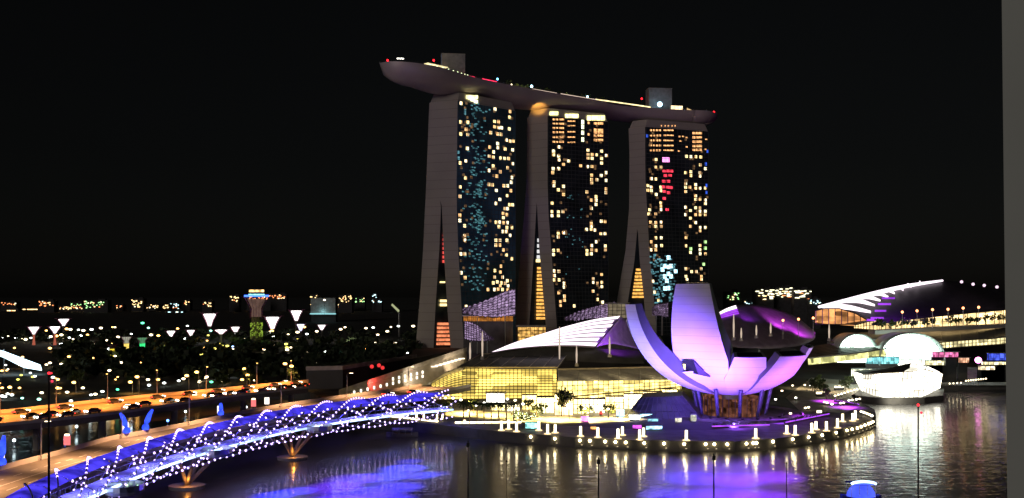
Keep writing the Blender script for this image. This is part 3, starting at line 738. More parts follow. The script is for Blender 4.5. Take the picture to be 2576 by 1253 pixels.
a.build('deck', PAVE, sp)
a = MB(); a.tube([r[0] + Vector((0, 0, 1.0)) for r in secs[:-1]], .09, 4)
for i in range(0, NH, 2): a.cyl(secs[i][0] - Vector((0, 0, .5)), secs[i][0] + Vector((0, 0, 1.0)), .07, .07, 4)
a.build('railing', STEEL, sp)
# bright undersides where the hull meets the towers
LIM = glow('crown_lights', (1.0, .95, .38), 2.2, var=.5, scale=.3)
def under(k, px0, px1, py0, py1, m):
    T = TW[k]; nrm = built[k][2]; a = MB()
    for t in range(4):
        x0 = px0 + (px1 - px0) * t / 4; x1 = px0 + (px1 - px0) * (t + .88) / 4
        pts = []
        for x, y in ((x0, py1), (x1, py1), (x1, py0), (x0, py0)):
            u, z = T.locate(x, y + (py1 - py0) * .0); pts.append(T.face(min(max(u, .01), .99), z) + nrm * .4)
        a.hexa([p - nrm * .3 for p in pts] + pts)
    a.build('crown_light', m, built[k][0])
under(0, 1172, 1202, 240, 249, LIM)
under(1, 1382, 1404, 281, 290, LIM); under(1, 1421, 1455, 287, 297, LIM); under(1, 1476, 1522, 291, 303, LIM)
mbn = MB()
for k in range(3):      # necks that carry the hull on each tower
    T = TW[k]; z0, z1 = ZT - .5, ZT + 7
    q0 = [T.pl(z0), T.pf(z0), T.pb(z0), T.pb(z0) + (T.pl(z0) - T.pf(z0))]
    cc = sum((Vector(p) for p in q0), Vector()) / 4
    m = MB(); m.hexa([cc + (p - cc) * .985 for p in q0] + [cc + (p - cc) * .9 + Vector((0, 0, z1 - z0)) for p in q0]); m.build('neck', ENDW, built[k][0])
lamp('crown_uplight', W(1352, 283, 752) + Vector((0, 0, 0)), (1.0, .5, .08), 30000, 'SPOT', .6, to=W(1354, 262, 778), angle=48)

# ---- things on the roof terrace (each where the photo shows it)
def deck_pt(px, inset=6.0):
    i = min(range(NH), key=lambda q: abs(CX + rim[q].x / rim[q].y * F - px)); p, n, w, dp = hull_sec(i)
    return p + n * min(inset, w), math.atan2((rim[min(i + 1, NH - 1)] - rim[max(i - 1, 0)]).y, (rim[min(i + 1, NH - 1)] - rim[max(i - 1, 0)]).x), n
def core(px0, px1, ytop, inset, lab, strip):
    p, rz, n = deck_pt((px0 + px1) / 2, inset); Y = p.y; w = (px1 - px0) / F * Y; ztop = HC + (HY - ytop) / F * Y
    t = thing('lift_core', lab, 'lift core', (p.x, p.y, ZD - .6), 'lift cores on the roof terrace')
    a = MB(); h = ztop - ZD + .6
    a.box((p.x, p.y, ZD - .6 + h / 2), (w, w * .55, h), 0.12); a.build('wall', mat('core_paint', (.27, .27, .29), .7), t)
    a = MB(); a.box((p.x, p.y, ztop + .12), (w + .5, w * .55 + .5, .25), .12); a.build('roof_slab', CONC, t)
    if strip: a = MB(); a.box((p.x - w * .38, p.y - w * .25 - .45, ZD + h / 2), (w * .2, .2, h - 2), .12); a.build('glow_strip', glow('core_blue', (.04, .22, .4), .3), t)
    return p, w
core(1150, 1209, 140, 22, 'tall grey lift core with a blue strip near the prow of the roof terrace', 1)
core(1650, 1709, 226, 20, 'grey lift core behind the blue-white floodlight on the roof terrace', 0)
ri = random.Random(11)
def small_lamp(px, inset, h, m, lab, r=.5, name='deck_lamp', group='lamps on the roof terrace', post=True):
    p, rz, n = deck_pt(px, inset); z = p.z - .6
    t = thing(name, lab, 'lamp', (p.x, p.y, z), group)
    a = MB(); a.cyl((p.x, p.y, z), (p.x, p.y, z + h), .12, .08, 6); a.build('lamp_post', BLACK, t)
    a = MB(); a.ball((p.x, p.y, z + h + r * .7), r, 8, 6); a.build('globe', m, t)
CYB = glow('blue_white_flood', (.45, .8, 1.0), 7.0)
for px, inset, h, m, lab, r in ((975, 3, 1.5, REDL, 'red aviation lamp on the prow of the roof terrace', .75), (1131, 20, 10.5, REDL, 'red aviation lamp on a tall mast beside the front lift core', .8), (1641, 18, 12, REDL, 'red aviation lamp on a mast beside the rear lift core', .85), (1797, 1.5, .8, REDL, 'red aviation lamp at the stern of the roof terrace', .9),
                           (1340, 2, 2.5, CYB, 'blue-white floodlight above the middle tower', 1.1), (1480, 2, 2.0, CYB, 'pale blue floodlight between the middle and far towers', .9), (1268, 8, 5, glow('blue_flood', (.15, .5, 1), 5), 'blue floodlight at the end of the red lamp strips', .9), (1664, 3, 3.5, CYB, 'brightest blue-white floodlight in front of the rear lift core', 2.3),
                           (1580, 2, 1.5, CYB, 'small blue lamp left of the rear lift core', .6), (1290, 3, 1.6, WARM, 'small warm lamp left of the middle floodlight', .5)):
    small_lamp(px, inset, h, m, lab, r)
# ring of lamps on a short mast at the prow
p, rz, n = deck_pt(1008, 6)
t = thing('ring_light', 'small ring of white lamps above the prow of the roof terrace', 'ring light', (p.x, p.y, p.z - .6), None)
a = MB(); a.cyl((p.x, p.y, p.z - .6), (p.x, p.y, p.z + 3.5), .12); a.build('pole', BLACK, t)
a = MB()
for j in range(12): th = 2 * math.pi * j / 12; a.ball((p.x + 2.4 * math.cos(th), p.y + 2.4 * math.sin(th), p.z + 3.7 + .25 * math.sin(th)), .26, 6, 4)
a.build('lamp_ring', WHITEL, t)
# row of hedge lamps
for j in range(15):
    small_lamp(1076 + j * 7.4, 1.0, .6, glow('hedge_lamp', (.9, 1, .55), 4), 'small yellow-green lamp, %s from the left in the row below the bar' % ORD[j], .42, 'edge_lamp', 'row of small lamps along the terrace edge')
# bar pavilion
p, rz, n = deck_pt(1122, 12)
t = thing('bar_pavilion', 'low bar pavilion with a lit slanting canopy near the prow', 'pavilion', (p.x, p.y, ZD - .6))
a = MB(); a.box((p.x, p.y, ZD + 5.2), (20, 9, .4), rz); a.build('canopy', glow('bar_canopy', (1, .82, .42), 1.5, var=.5, scale=.3), t)
for dx in (-6, -2, 2, 6):
    a = MB(); q = p + Vector((math.cos(rz), math.sin(rz), 0)) * dx - n * 3.5; a.cyl((q.x, q.y, ZD - .6), (q.x, q.y, ZD + 5.1), .15); a.build('column', STEEL, t)
a = MB(); a.box((p.x - n.x * 1, p.y - n.y * 1, ZD + 2.6), (14, 1.2, 2.0), rz); a.build('counter', glow('bar_counter', (1, .9, .5), 2.2, var=.4), t)
for px0, px1, lab in ((1177, 1204, 'red glowing strip below the front lift core'), (1224, 1256, 'red glowing strip ending in blue, right of the first')):
    p, rz, n = deck_pt(px0, 5); q, _, _ = deck_pt(px1, 5); d = q - p
    t = thing('lamp_strip', lab, 'light strip', (p.x, p.y, ZD - .6), 'red light strips on the terrace')
    a = MB(); a.box(((p.x + q.x) / 2, (p.y + q.y) / 2, ZD + .4), (d.length, .6, 2.0), math.atan2(d.y, d.x)); a.build('planter', BLACK, t)
    a = MB(); a.box(((p.x + q.x) / 2, (p.y + q.y) / 2, ZD + 1.7), (d.length, .5, .55), math.atan2(d.y, d.x)); a.build('tube', glow('red_tube', (1, .03, .10), 2.2), t)
# long pool edge light and rear restaurant
for px0, px1, inset, z, h, m, lab in ((1345, 1400, 1.2, .4, .35, glow('pool_edge', (1, .75, .6), .9), 'dim lit pool edge above the middle tower'), (1410, 1500, 1.2, .5, .5, glow('pool_edge', (1, .75, .6), .9), 'long lit pool edge right of the middle tower'), (1505, 1640, 1.5, .9, .9, glow('pool_gold', (1, .8, .4), 1.8, var=.4, scale=.2), 'golden lit pool edge leading to the floodlight'),
                            (1690, 1722, 4, 2.2, 4.0, glow('club_front', (1, .72, .40), 1.8, var=.4, scale=.4), 'orange lit club front right of the rear lift core'), (1732, 1772, 5, 1.6, 2.4, glow('stern_bar', (1, .66, .28), .9, var=.8, scale=.6), 'dim amber bar front at the stern')):
    p, rz, n = deck_pt(px0, inset); q, _, _ = deck_pt(px1, inset); d = q - p
    t = thing('sky_bar' if 'bar' in lab or 'club' in lab else 'pool_edge', lab, 'bar' if 'bar' in lab or 'club' in lab else 'pool edge', (p.x, p.y, ZD - .6), None)
    a = MB(); a.box(((p.x + q.x) / 2, (p.y + q.y) / 2, ZD + z), (d.length, .5, h), math.atan2(d.y, d.x)); a.build('panel', m, t)
    a = MB(); a.box(((p.x + q.x) / 2 + n.x * .9, (p.y + q.y) / 2 + n.y * .9, ZD + (z + h / 2 + .1) / 2 - .3), (d.length, .9, z + h / 2 + .8), math.atan2(d.y, d.x)); a.build('wall', BLACK, t)

def small_tree(name, label, cat, base, h, w, group, leaves=60, leaf=.6, seed=0, trunk=.18, m=None, palm=False):
    rr = random.Random(seed); base = Vector(base)
    t = thing(name, label, cat, base, group)
    a = MB(); a.tube([base, base + Vector((rr.uniform(-.2, .2), 0, h * .35)), base + Vector((rr.uniform(-.3, .3), rr.uniform(-.3, .3), h * .7))], [trunk, trunk * .8, trunk * .45], 6)
    if not palm:
        for q in range(5):
            th = rr.uniform(0, 6.28); a.tube([base + Vector((0, 0, h * (.35 + .06 * q))), base + Vector((math.cos(th) * w * .6, math.sin(th) * w * .6, h * (.62 + .05 * q)))], [trunk * .5, trunk * .2], 4)
    a.build('trunk', BARK, t)
    a = MB()
    if palm:
        top = base + Vector((0, 0, h * .7))
        for q in range(16):
            th = 2 * math.pi * q / 16 + rr.uniform(-.15, .15); up = rr.uniform(.1, .55); L = w * rr.uniform(.85, 1.1); d = Vector((math.cos(th), math.sin(th), 0)); s = Vector((-d.y, d.x, 0))
            pr = None
            for k in range(5):
                f = k / 4; c = top + d * L * f + Vector((0, 0, L * (up * f * 1.3 - .75 * f * f))); ww = .42 * w * .35 * (1 - f * .85) + .03
                cur = (c - s * ww, c, c + s * ww)
                if pr: a.face([pr[0] - Vector((0, 0, ww * .5)), cur[0] - Vector((0, 0, ww * .5)), cur[1], pr[1]]); a.face([pr[1], cur[1], cur[2] - Vector((0, 0, ww * .5)), pr[2] - Vector((0, 0, ww * .5))])
                pr = cur
    else:
        clumps = [base + Vector((rr.gauss(0, .42) * w, rr.gauss(0, .42) * w, h * rr.uniform(.48, .92))) for _ in range(9)]
        for _ in range(leaves):
            c = rr.choice(clumps); v = Vector((rr.gauss(0, 1), rr.gauss(0, 1), rr.gauss(0, .8))) * w * .22
            leafquad(a, c + v, leaf * rr.uniform(.6, 1.3), rr)
    a.build('crown', m or LEAF, t)
    return t
for j in range(16):
    px = 1292 + j * 18 + ri.uniform(-5, 5); p, rz, n = deck_pt(px, ri.uniform(4, 10))
    small_tree('terrace_tree', 'small dark tree on the roof terrace, %s from the left of its row' % ORD[j], 'tree', p - Vector((0, 0, .6)), ri.uniform(4, 6.5), ri.uniform(2, 3), 'trees on the roof terrace', 70, .6, j, m=LEAF)

for px in (1312, 1330, 1440, 1575, 1610):
    p, rz, n = deck_pt(px, 4); lamp('terrace_light', p + Vector((0, 0, 2)), (1, .85, .35), 500, size=.3)
# ------------------------------------------------------------------ lotus museum
MUS = mat('museum_skin', (0.72, 0.71, 0.74), .45, var=.09, scale=.08, bump=.04, bscale=.5)
seams(MUS, 2.6, .07, (.56, .55, .58))
MSIDE = mat('museum_side_shade', (0.13, 0.14, 0.14), .5, var=.1)  # sides darkened in colour for the shade the uplights leave
MC_ = Vector((77.5, 318.0, 0)); MZ = 9.6
mus = thing('lotus_museum', 'white lotus-shaped museum with tall upturned fingers lit violet', 'museum', (MC_.x, MC_.y, 3))
def finger(az, A, B, th1, half, wmax, wtip, th_in=3.2, tip_th=2.6, tp=1.5, wl=None, dark_tip=True, tipcut=0.0, lean=0.0):
    """az: direction in degrees; A, B: ellipse radii; th1: how far up the ellipse it runs"""
    d = Vector((math.cos(R(az)), math.sin(R(az)), 0)); s = Vector((-d.y, d.x, 0)); N = 30
    rows = []
    for i in range(N + 1):
        t = R(th1) * (0.10 + 0.90 * i / N); f = i / N
        r = A * math.sin(t); z = MZ + B * (1 - math.cos(t))
        nrm_out = (d * (math.sin(t) / A) - Vector((0, 0, 1)) * (math.cos(t) / B)).normalized()
        h = min(r * math.tan(R(half)), wmax + (wtip - wmax) * f ** tp)
        th = 0.9 + (th_in - .9) * math.sin(math.pi * min(.5, f * .9)) if f < .55 else th_in + (tip_th - th_in) * ((f - .55) / .45)
        c = MC_ + d * r + Vector((0, 0, z)) + s * lean * f * f
        hl = h if wl is None else min(r * math.tan(R(wl[0])), wl[1] + (wtip - wl[1]) * f ** tp)
        out = [c + s * (h if k > 0 else hl) * k - nrm_out * (h * h * .055 * k * k / max(h, .1)) * 1.0 for k in (-1, -.6, -.2, .2, .6, 1)]
        inn = [c - nrm_out * th + s * (h if k > 0 else hl) * .93 * k for k in (1, -1)]
        rows.append(out + inn)

    a = MB(); n = 8
    for i in range(N):
        for j in range(n):
            q = [rows[i][j], rows[i][(j + 1) % n], rows[i + 1][(j + 1) % n], rows[i + 1][j]]
            a.mi = 0 if j < 5 else 1; a.smooth = j < 5
            a.face(q)
    a.smooth = False; a.mi = 1
    a.face(rows[-1]); a.face(rows[0][::-1])
    o = a.build('finger', [MUS, MSIDE], mus)
    # weld so the skin shades smoothly
    bm = bmesh.new(); bm.from_mesh(o.data); bmesh.ops.remove_doubles(bm, verts=bm.verts, dist=1e-4); bmesh.ops.recalc_face_normals(bm, faces=bm.faces)
    for e in bm.edges:
        if len(e.link_faces) == 2 and e.link_faces[0].material_index != e.link_faces[1].material_index: e.smooth = False
    bm.to_mesh(o.data); bm.free()
    if dark_tip:      # skylight framed in the tip
        r = rows[-1]; c = sum(r, Vector()) / 8; up = (rows[-1][2] - rows[-3][2]).normalized()
        m = MB(); m.hexa([c + (p - c) * .8 + up * .02 for p in (r[0], r[5], r[6], r[7])] + [c + (p - c) * .8 + up * .25 for p in (r[0], r[5], r[6], r[7])]); m.build('skylight', GLASS_D, o)
    return o, rows
FI = {}
FI['left'] = finger(205, 42.3, 36.0, 84, 20, 6.2, 3.0, 5.2, 2.8)
FI['tall'] = finger(235, 34.0, 43.5, 84, 19, 9.0, 5.8, 7.5, 3.0, 2.6, (30, 11.5))
FI['front'] = finger(270, 31.0, 34.0, 56, 20, 8.6, 5.2, 3.6, 3.2)
FI['right'] = finger(302, 33.0, 32.5, 58, 20, 9.2, 6.4, 3.6, 3.2)
FI['far_right'] = finger(334, 30.5, 31.0, 64, 20, 8.0, 5.6, 3.2)
finger(12, 29, 32, 58, 18, 6.5, 5, 3.2); finger(62, 29, 32, 56, 18, 6.5, 5, 3.2); finger(100, 30, 34, 58, 18, 6.5, 5, 3.2); finger(138, 33, 36, 62, 18, 5.5, 4, 3.5); finger(172, 38, 35, 76, 17, 4.6, 3.0, 4.0)
a = MB(); a.smooth = True
NB = 90
AZK = [(-12, 30.5, 31), (24, 29, 32), (100, 30, 34), (172, 38, 35), (205, 42.3, 36), (236, 34, 43.5), (270, 31, 34), (302, 33, 32.5), (334, 30.5, 31), (348, 30.5, 31)]
def bowl(u, v, dz=0.0, k=1.0):
    az = -12 + 360 * u; A = interp(az, [(q[0], q[1]) for q in AZK]); B = interp(az, [(q[0], q[2]) for q in AZK]); t = R(interp(az, [(-12, 41), (185, 41), (252, 40), (348, 41)])) * v
    return MC_ + Vector((math.cos(R(az)), math.sin(R(az)), 0)) * (A * k * math.sin(t) + .02) + Vector((0, 0, MZ + .12 + dz + B * (1 - math.cos(t))))
a.grid(lambda u, v: bowl(u, v), NB, 16); a.grid(lambda u, v: bowl(1 - u, v, .9, .97), NB, 16)
a.build('bowl', MUS, mus)
# framed openings in the skin: a dark wedge with a lit lamp inside on the tall finger
o, rows = FI['tall']
def on_skin(rows, i, k):   # i along (0..30), k across (-1..1)
    r0, r1 = rows[int(i)], rows[min(int(i) + 1, 30)]; f = i - int(i); x = (k + 1) / 2 * 5; j = min(int(x), 4); g = x - j
    return r0[j].lerp(r0[j + 1], g).lerp(r1[j].lerp(r1[j + 1], g), f)
def patch(rows, pts, off, mtl, name, par):
    d = ((on_skin(rows, 16, -1) - on_skin(rows, 16, 1)).cross(on_skin(rows, 17, 0) - on_skin(rows, 16, 0))).normalized()
    c = on_skin(rows, 16, 0) - MC_ - Vector((0, 0, 25)); 
    if d.dot(c) < 0: d = -d
    m = MB(); q = [on_skin(rows, i, k) for i, k in pts]; m.face([p + d * off for p in q]); n = len(q)
    for i in range(n): m.face([q[i] + d * off, q[i] - d * .3, q[(i + 1) % n] - d * .3, q[(i + 1) % n] + d * off])
    return m.build(name, mtl, par), d
def px_skin(rows, px, py):
    best = None
    for i in range(0, 300):
        for k in range(-10, 11):
            p = on_skin(rows, i / 10, k / 10); e = (CX + p.x / p.y * F - px) ** 2 + (HY - (p.z - HC) / p.y * F - py) ** 2
            if best is None or e < best[0]: best = (e, i / 10, k / 10)
    return best[1], best[2]
def skin_pt(px, py):
    i, k = px_skin(rows, px, py); best = on_skin(rows, i, k)
    for j in range(0, 200):      # the bowl may lie in front of the finger there
        for q in range(0, 60):
            p = bowl((232 - 12 + 24 + (j - 100) * .35 + 0) / 360 if 0 else (212 + j * .3 + 12) / 360, .4 + q * .01)
            if abs(CX + p.x / p.y * F - px) < 1.6 and abs(HY - (p.z - HC) / p.y * F - py) < 1.6 and p.y < best.y: best = p
    return best
dn = Vector((-.45, -.80, -.40)).normalized()
def recess(pix, off, mtl, name):
    q = [skin_pt(*c) for c in pix]; m = MB(); n = len(q); m.face([p + dn * off for p in q][::-1])
    for i in range(n): m.face([q[i] + dn * off, q[(i + 1) % n] + dn * off, q[(i + 1) % n] - dn * .4, q[i] - dn * .4])
    return m.build(name, mtl, o)
recess(((1716, 905), (1744, 905), (1786, 946), (1758, 940), (1720, 928)), 1.0, BLACK, 'window_recess')
recess(((1721, 912), (1741, 912), (1741, 927), (1721, 927)), 1.15, glow('museum_window', (1, .78, .3), 3.0, var=.6, scale=.8), 'lit_window')
# core, columns and lobby below the bowl
a = MB(); a.lathe((MC_.x, MC_.y, 0), [(3.6, 3.0), (3.0, 6), (3.4, MZ + .6)], 20); a.build('core', mat('core_skin', (.5, .5, .55), .5), mus)
for j in range(10):
    th = R(18 + 36 * j); q = MC_ + Vector((math.cos(th) * 11.5, math.sin(th) * 11.5, 0)); q2 = MC_ + Vector((math.cos(th) * 13.5, math.sin(th) * 13.5, 0))
    m = MB(); m.cyl((q.x, q.y, 3), (q2.x, q2.y, MZ + 3.2), .55, .7, 10); m.build('column', mat('column_blue', (.05, .055, .09), .4), mus)
LOB = glow('lobby_glow', (1.0, .36, .22), .11, var=.8, scale=.35, cell=(.6, .6, .5))
m = MB(); m.lathe((MC_.x, MC_.y, 0), [(10, 3), (10, 9.2)], 30); m.build('lobby_glass', LOB, mus)
m = MB()
for j in range(30):
    th = 2 * math.pi * j / 30; m.cyl((MC_.x + 10.1 * math.cos(th), MC_.y + 10.1 * math.sin(th), 3), (MC_.x + 10.1 * math.cos(th), MC_.y + 10.1 * math.sin(th), 9.2), .12, .12, 4)
m.build('mullions', BLACK, mus)
m = MB(); m.lathe((MC_.x, MC_.y, 0), [(10.2, 3.02), (24, 3.02), (24, 3.9), (24.6, 3.9), (24.6, 2.9)], 40); m.build('plinth', PAVE, mus)
for j in range(9):
    th = R(200 + j * 17); c = MC_ + Vector((math.cos(th) * 18, math.sin(th) * 18, 3.3))
    m = MB(); m.cyl(c, c + Vector((0, 0, .5)), .45, .5, 10); m.build('uplight', BLACK, mus)
# violet floodlights round the base
VI, PK, BL = (.23, .10, 1.0), (.48, .14, 1.0), (.16, .14, 1.0)
def up(x, y, z, col, p, to, ang=70): lamp('museum_floodlight', (x, y, z), col, p, 'SPOT', .8, to=to, angle=ang, blend=.9)
up(58, 274, 4.2, VI, 245000, (61, 298, 20), 80)
up(44, 284, 4.2, BL, 95000, (48, 305, 22), 85)
up(78, 272, 4.2, (.34, .13, 1.0), 58000, (78, 300, 17), 75)
up(100, 280, 4.2, PK, 70000, (95, 304, 18), 70)
up(70, 282, 4.0, (.23, .09, 1.0), 44000, (70, 304, 13), 100)
up(28, 296, 4.2, (.22, .22, 1.0), 34000, (42, 312, 30), 70)

# ------------------------------------------------------------------ shopping mall: arched hall, long hall, lower shops
SHOP = glow('mall_glass_glow', (1.0, .72, .15), 1.6, var=.35, scale=.08, cell=(.16, .16, .3), sample=True)
SHOPB = glow('shopfront_glow', (1.0, .88, .50), 1.5, var=.5, scale=.2, cell=(.25, .25, .4), sample=True)
MULL = mat('mullion', (.16, .13, .08), .5)
def top_py(px): return interp(px, [(1085, 962), (1110, 948), (1140, 934), (1170, 926), (1400, 926)])
mall = thing('arched_mall', 'glass-fronted mall hall with a curved yellow-lit front under a flat dark roof', 'mall', W(1250, 1008, 362))
def hall(u, v):
    px = 1085 + 315 * u; b = W(px, 1012, 362 + 6 * u); t = W(px, top_py(px), 384 + 6 * u)
    e = math.sin(v * math.pi / 2)
    p = b.lerp(t, v); p.y = b.y + (t.y - b.y) * (1 - math.cos(v * math.pi / 2)); z = b.z + (t.z - b.z) * e; 
    p.x = b.x + (t.x - b.x) * (1 - math.cos(v * math.pi / 2)); p.z = z
    return p
a = MB(); a.smooth = True; a.shell(hall, 40, 10, (0, 1.2, 0)); a.build('glass_wall', SHOP, mall)
a = MB()
for j in range(1, 15): a.tube([hall(i / 40, j / 15) + Vector((0, -.12, .05)) for i in range(41)], .17, 4)
for i in range(0, 33): a.tube([hall(i / 32, j / 10) + Vector((0, -.12, .05)) for j in range(11)], .13, 4)
a.build('mullions', MULL, mall)
def slab(name, pts_front, pts_back, th, m, par):
    a = MB(); n = len(pts_front)
    for i in range(n - 1):
        q = [pts_front[i], pts_front[i + 1], pts_back[i + 1], pts_back[i]]
        a.hexa([p - Vector((0, 0, th)) for p in q] + q)
    return a.build(name, m, par)
zr = hall(1, 1).z + .9
fr = [W(x, 925, 384) for x in (1150, 1235, 1320, 1402)]
for p in fr: p.z = zr
bk = [W(x, 905, 0.0) if 0 else Vector((p.x + 8, p.y + 60, zr + 1.5)) for x, p in zip((1150, 1235, 1320, 1402), fr)]
slab('roof', fr, bk, .8, ROOFD, mall)
a = MB()
for i in range(8):
    p = fr[0].lerp(fr[-1], i / 7); q = bk[0].lerp(bk[-1], i / 7); a.tube([p + Vector((0, 0, .1)), q + Vector((0, 0, .1))], .16, 4)
a.tube([fr[0], fr[-1]], .22, 5); a.tube([p + Vector((0, 0, .2)) for p in bk], .35, 5)
a.build('roof_edge', mat('roof_edge', (.5, .42, .28), .5), mall)
a = MB(); pts = [W(x, y, 380) for x, y in ((1072, 968), (1092, 956), (1120, 938), (1158, 925), (1168, 929), (1125, 946), (1104, 962))]
a.face(pts[::-1]); a.face([p + Vector((0, 6, 0)) for p in pts])
for i in range(len(pts)): a.face([pts[i], pts[(i + 1) % 7], pts[(i + 1) % 7] + Vector((0, 6, 0)), pts[i] + Vector((0, 6, 0))])
a.build('end_fascia', mat('fascia', (.62, .58, .5), .5), mall)
lamp('fascia_light', W(1090, 985, 368), (1, .85, .55), 3000, 'SPOT', .5, to=W(1120, 940, 384), angle=120)

lh = thing('long_mall', 'long glass mall hall with a sloping grey roof beside the museum', 'mall', W(1550, 1000, 380))
def lhp(u, v):
    px = 1402 + 310 * u; b = W(px, 1030 - 44 * u, 352 + 48 * u); t = W(px, 957 - 4 * u, 354 + 48 * u)
    return b.lerp(t, v)
a = MB(); a.shell(lambda u, v: lhp(u, v), 24, 6, (.4, 1.0, 0)); a.build('glass_wall', glow('long_mall_glow', (1.0, .75, .22), 2.1, var=.5, scale=.12, cell=(.22, .22, .5), sample=True), lh)
a = MB()
for j in (2, 4, 6, 8, 10): a.tube([lhp(i / 30, j / 10) + Vector((-.2, -.25, 0)) for i in range(31)], .12 if j != 4 else .3, 4)
for i in range(0, 25): a.tube([lhp(i / 24, 0) + Vector((-.2, -.25, 0)), lhp(i / 24, 1) + Vector((-.2, -.25, 0))], .16, 4)
a.build('mullions', MULL, lh)
def lroof(u, v):
    px = 1404 + 308 * u; f = W(px, 956 - 4 * u, 353 + 48 * u); f.z += .1; f.y -= 1.5
    b = W(px + 0, 931 - 7 * u, 376 + 46 * u)
    return f.lerp(b, v)
a = MB(); a.shell(lroof, 16, 8, (0, 0, -.5)); a.build('roof', ROOFG, lh)
a = MB()
for j in range(1, 12): a.tube([lroof(i / 16, j / 12) + Vector((0, 0, .08)) for i in range(17)], .07, 4)
for i in range(0, 7): a.tube([lroof(i / 6, 0) + Vector((0, 0, .1)), lroof(i / 6, 1) + Vector((0, 0, .1))], .2, 4)
a.build('roof_ribs', mat('roof_rib', (.35, .33, .28), .5), lh)
a = MB(); a.tube([lroof(i / 16, 1) + Vector((0, 0, .3)) for i in range(17)], .4, 5); a.build('roof_edge', mat('roof_edge'), lh)
for k in range(4):
    p = lroof(.12 + k * .25, -.25); lamp('roof_wash', p + Vector((-2, -5, 6)), (1, .8, .45), 5200, 'SPOT', .8, to=lroof(.12 + k * .25, .5), angle=130)

mb = MB(); q = [G(*c) for c in ((1120, 1056), (1330, 1062), (1500, 1064), (1700, 1052), (1722, 1002), (1690, 984), (1420, 1012), (1120, 1014))]
mb.face([(v.x, v.y, 3.018) for v in q])
tag(mb.build('plaza', mat('plaza_paled_stone', (.34, .31, .26), .6, var=.25, scale=.3)), 'paving paled as lamplit plaza in front of the glass malls', 'plaza', kind='structure')  # paving made paler here to paint brightly lit ground
for x, y in ((1170, 1040), (1240, 1044), (1320, 1052), (1400, 1056), (1480, 1056), (1560, 1052), (1640, 1036)):
    lamp('plaza_glow', G(x, y) + Vector((0, 0, 5)), (1, .74, .24), 22000, 'DOWN', size=.6)
rq = random.Random(8)
for i in range(30):
    x = 1120 + i * 19.5; p = G(x, rq.uniform(1026, 1058) if x < 1580 else rq.uniform(1012, 1040)); h = rq.uniform(2.6, 4.4)
    t = thing('plaza_lamp', 'small globe lamp on the plaza before the malls, %s from the left' % ORD[i], 'lamp', p, 'globe lamps on the plaza')
    a = MB(); a.cyl(p, p + Vector((0, 0, h)), .07); a.build('post', BLACK, t)
    a = MB(); a.ball(p + Vector((0, 0, h + .3)), (.55, .4, .36), 8, 5); a.build('globe', WHITEL if i % 3 else WARM, t)
# lower shop fronts, one thing per shop
sh = [(1312, 1350, 994, 1030), (1350, 1394, 1000, 1038), (1394, 1442, 992, 1044), (1442, 1482, 1004, 1040), (1482, 1522, 1004, 1038), (1522, 1568, 998, 1034), (1568, 1616, 992, 1028), (1616, 1664, 986, 1018), (1664, 1704, 980, 1008), (1232, 1270, 1016, 1032), (1274, 1308, 1016, 1034)]
sh.sort()
rs = random.Random(21)
TINT = [(1, .80, .32), (1, .88, .5), (1, .74, .24), (1, .9, .42), (1, .7, .3)]
for i, (x0, x1, y0, y1) in enumerate(sh):
    b0 = G((x0 + x1) / 2, y1); Y = b0.y
    p, q = W(x0, y1, Y), W(x1, y1, Y); h = (y1 - y0) / F * Y
    t = thing('shop_front', 'bright glazed shop front below the long mall hall, %s from the left' % ORD[i], 'shop', b0, 'waterfront shop fronts')
    a = MB(); a.box((b0.x, Y + .5, 3 + h / 2), (q.x - p.x - .4, .8, h)); a.build('glass_front', glow('shop_%d' % (i % 5), TINT[i % 5], 3.6, var=.6, scale=.35, cell=(.35, .35, .5)), t)
    a = MB(); a.box((b0.x, Y - .8, 3 + h + .3), (q.x - p.x, 3.2, .3)); a.build('awning', mat('awning_cloth', (.3, .24, .14), .7), t)
    a = MB(); w = q.x - p.x
    for k in range(5): a.box((p.x + w * k / 4, Y - .05, 3 + h / 2), (.22, .22, h))
    a.box((b0.x, Y - .05, 3 + h * .62), (w, .22, .22)); a.build('frame', MULL, t)
kp = G(1246, 1013)
t = thing('kiosk', 'overexposed white glass kiosk in front of the arched mall hall', 'kiosk', kp)
a = MB(); a.box((kp.x, kp.y + 2, kp.z + 1.8), (7, 4, 3.4)); a.build('glass_wall', glow('kiosk_glow', (1, .97, .85), 3.0, var=.4, scale=.5), t)
a = MB(); a.box((kp.x, kp.y + 2, kp.z + 3.75), (8.2, 5.2, .35)); a.build('roof', WHITE, t)
a = MB()
for k in range(6): a.box((kp.x - 3.5 + 1.4 * k, kp.y - .05, kp.z + 1.8), (.12, .14, 3.4))
a.build('frame', STEEL, t)
# dark low podium (rooftop garden) at left with its pale parapet, and the lit ramp
pod = thing('dark_podium', 'dark blank podium block with a pale parapet left of the arched mall', 'building', W(900, 985, 410))
base = [G(770, 988), G(1000, 984)]
pA, pB, pC = W(770, 932, 400), W(862, 930, 404), W(1048, 900, 470)
foot = [Vector((p.x, p.y, 2.5)) for p in (pA, pB, pC)]; bk2 = [Vector((p.x + 12, p.y + 46, 0)) for p in (pA, pB, pC)]
a = MB()
for i in range(2):
    q = [foot[i], foot[i + 1], bk2[i + 1], bk2[i]]; tz = (pA, pB, pC)
    a.hexa([Vector((v.x, v.y, 2.5)) for v in q] + [Vector((q[0].x, q[0].y, tz[i].z)), Vector((q[1].x, q[1].y, tz[i + 1].z)), Vector((q[2].x, q[2].y, tz[i + 1].z)), Vector((q[3].x, q[3].y, tz[i].z))])
a.build('wall', mat('podium_wall', (.12, .11, .105), .8, var=.2, scale=.1), pod)
a = MB()
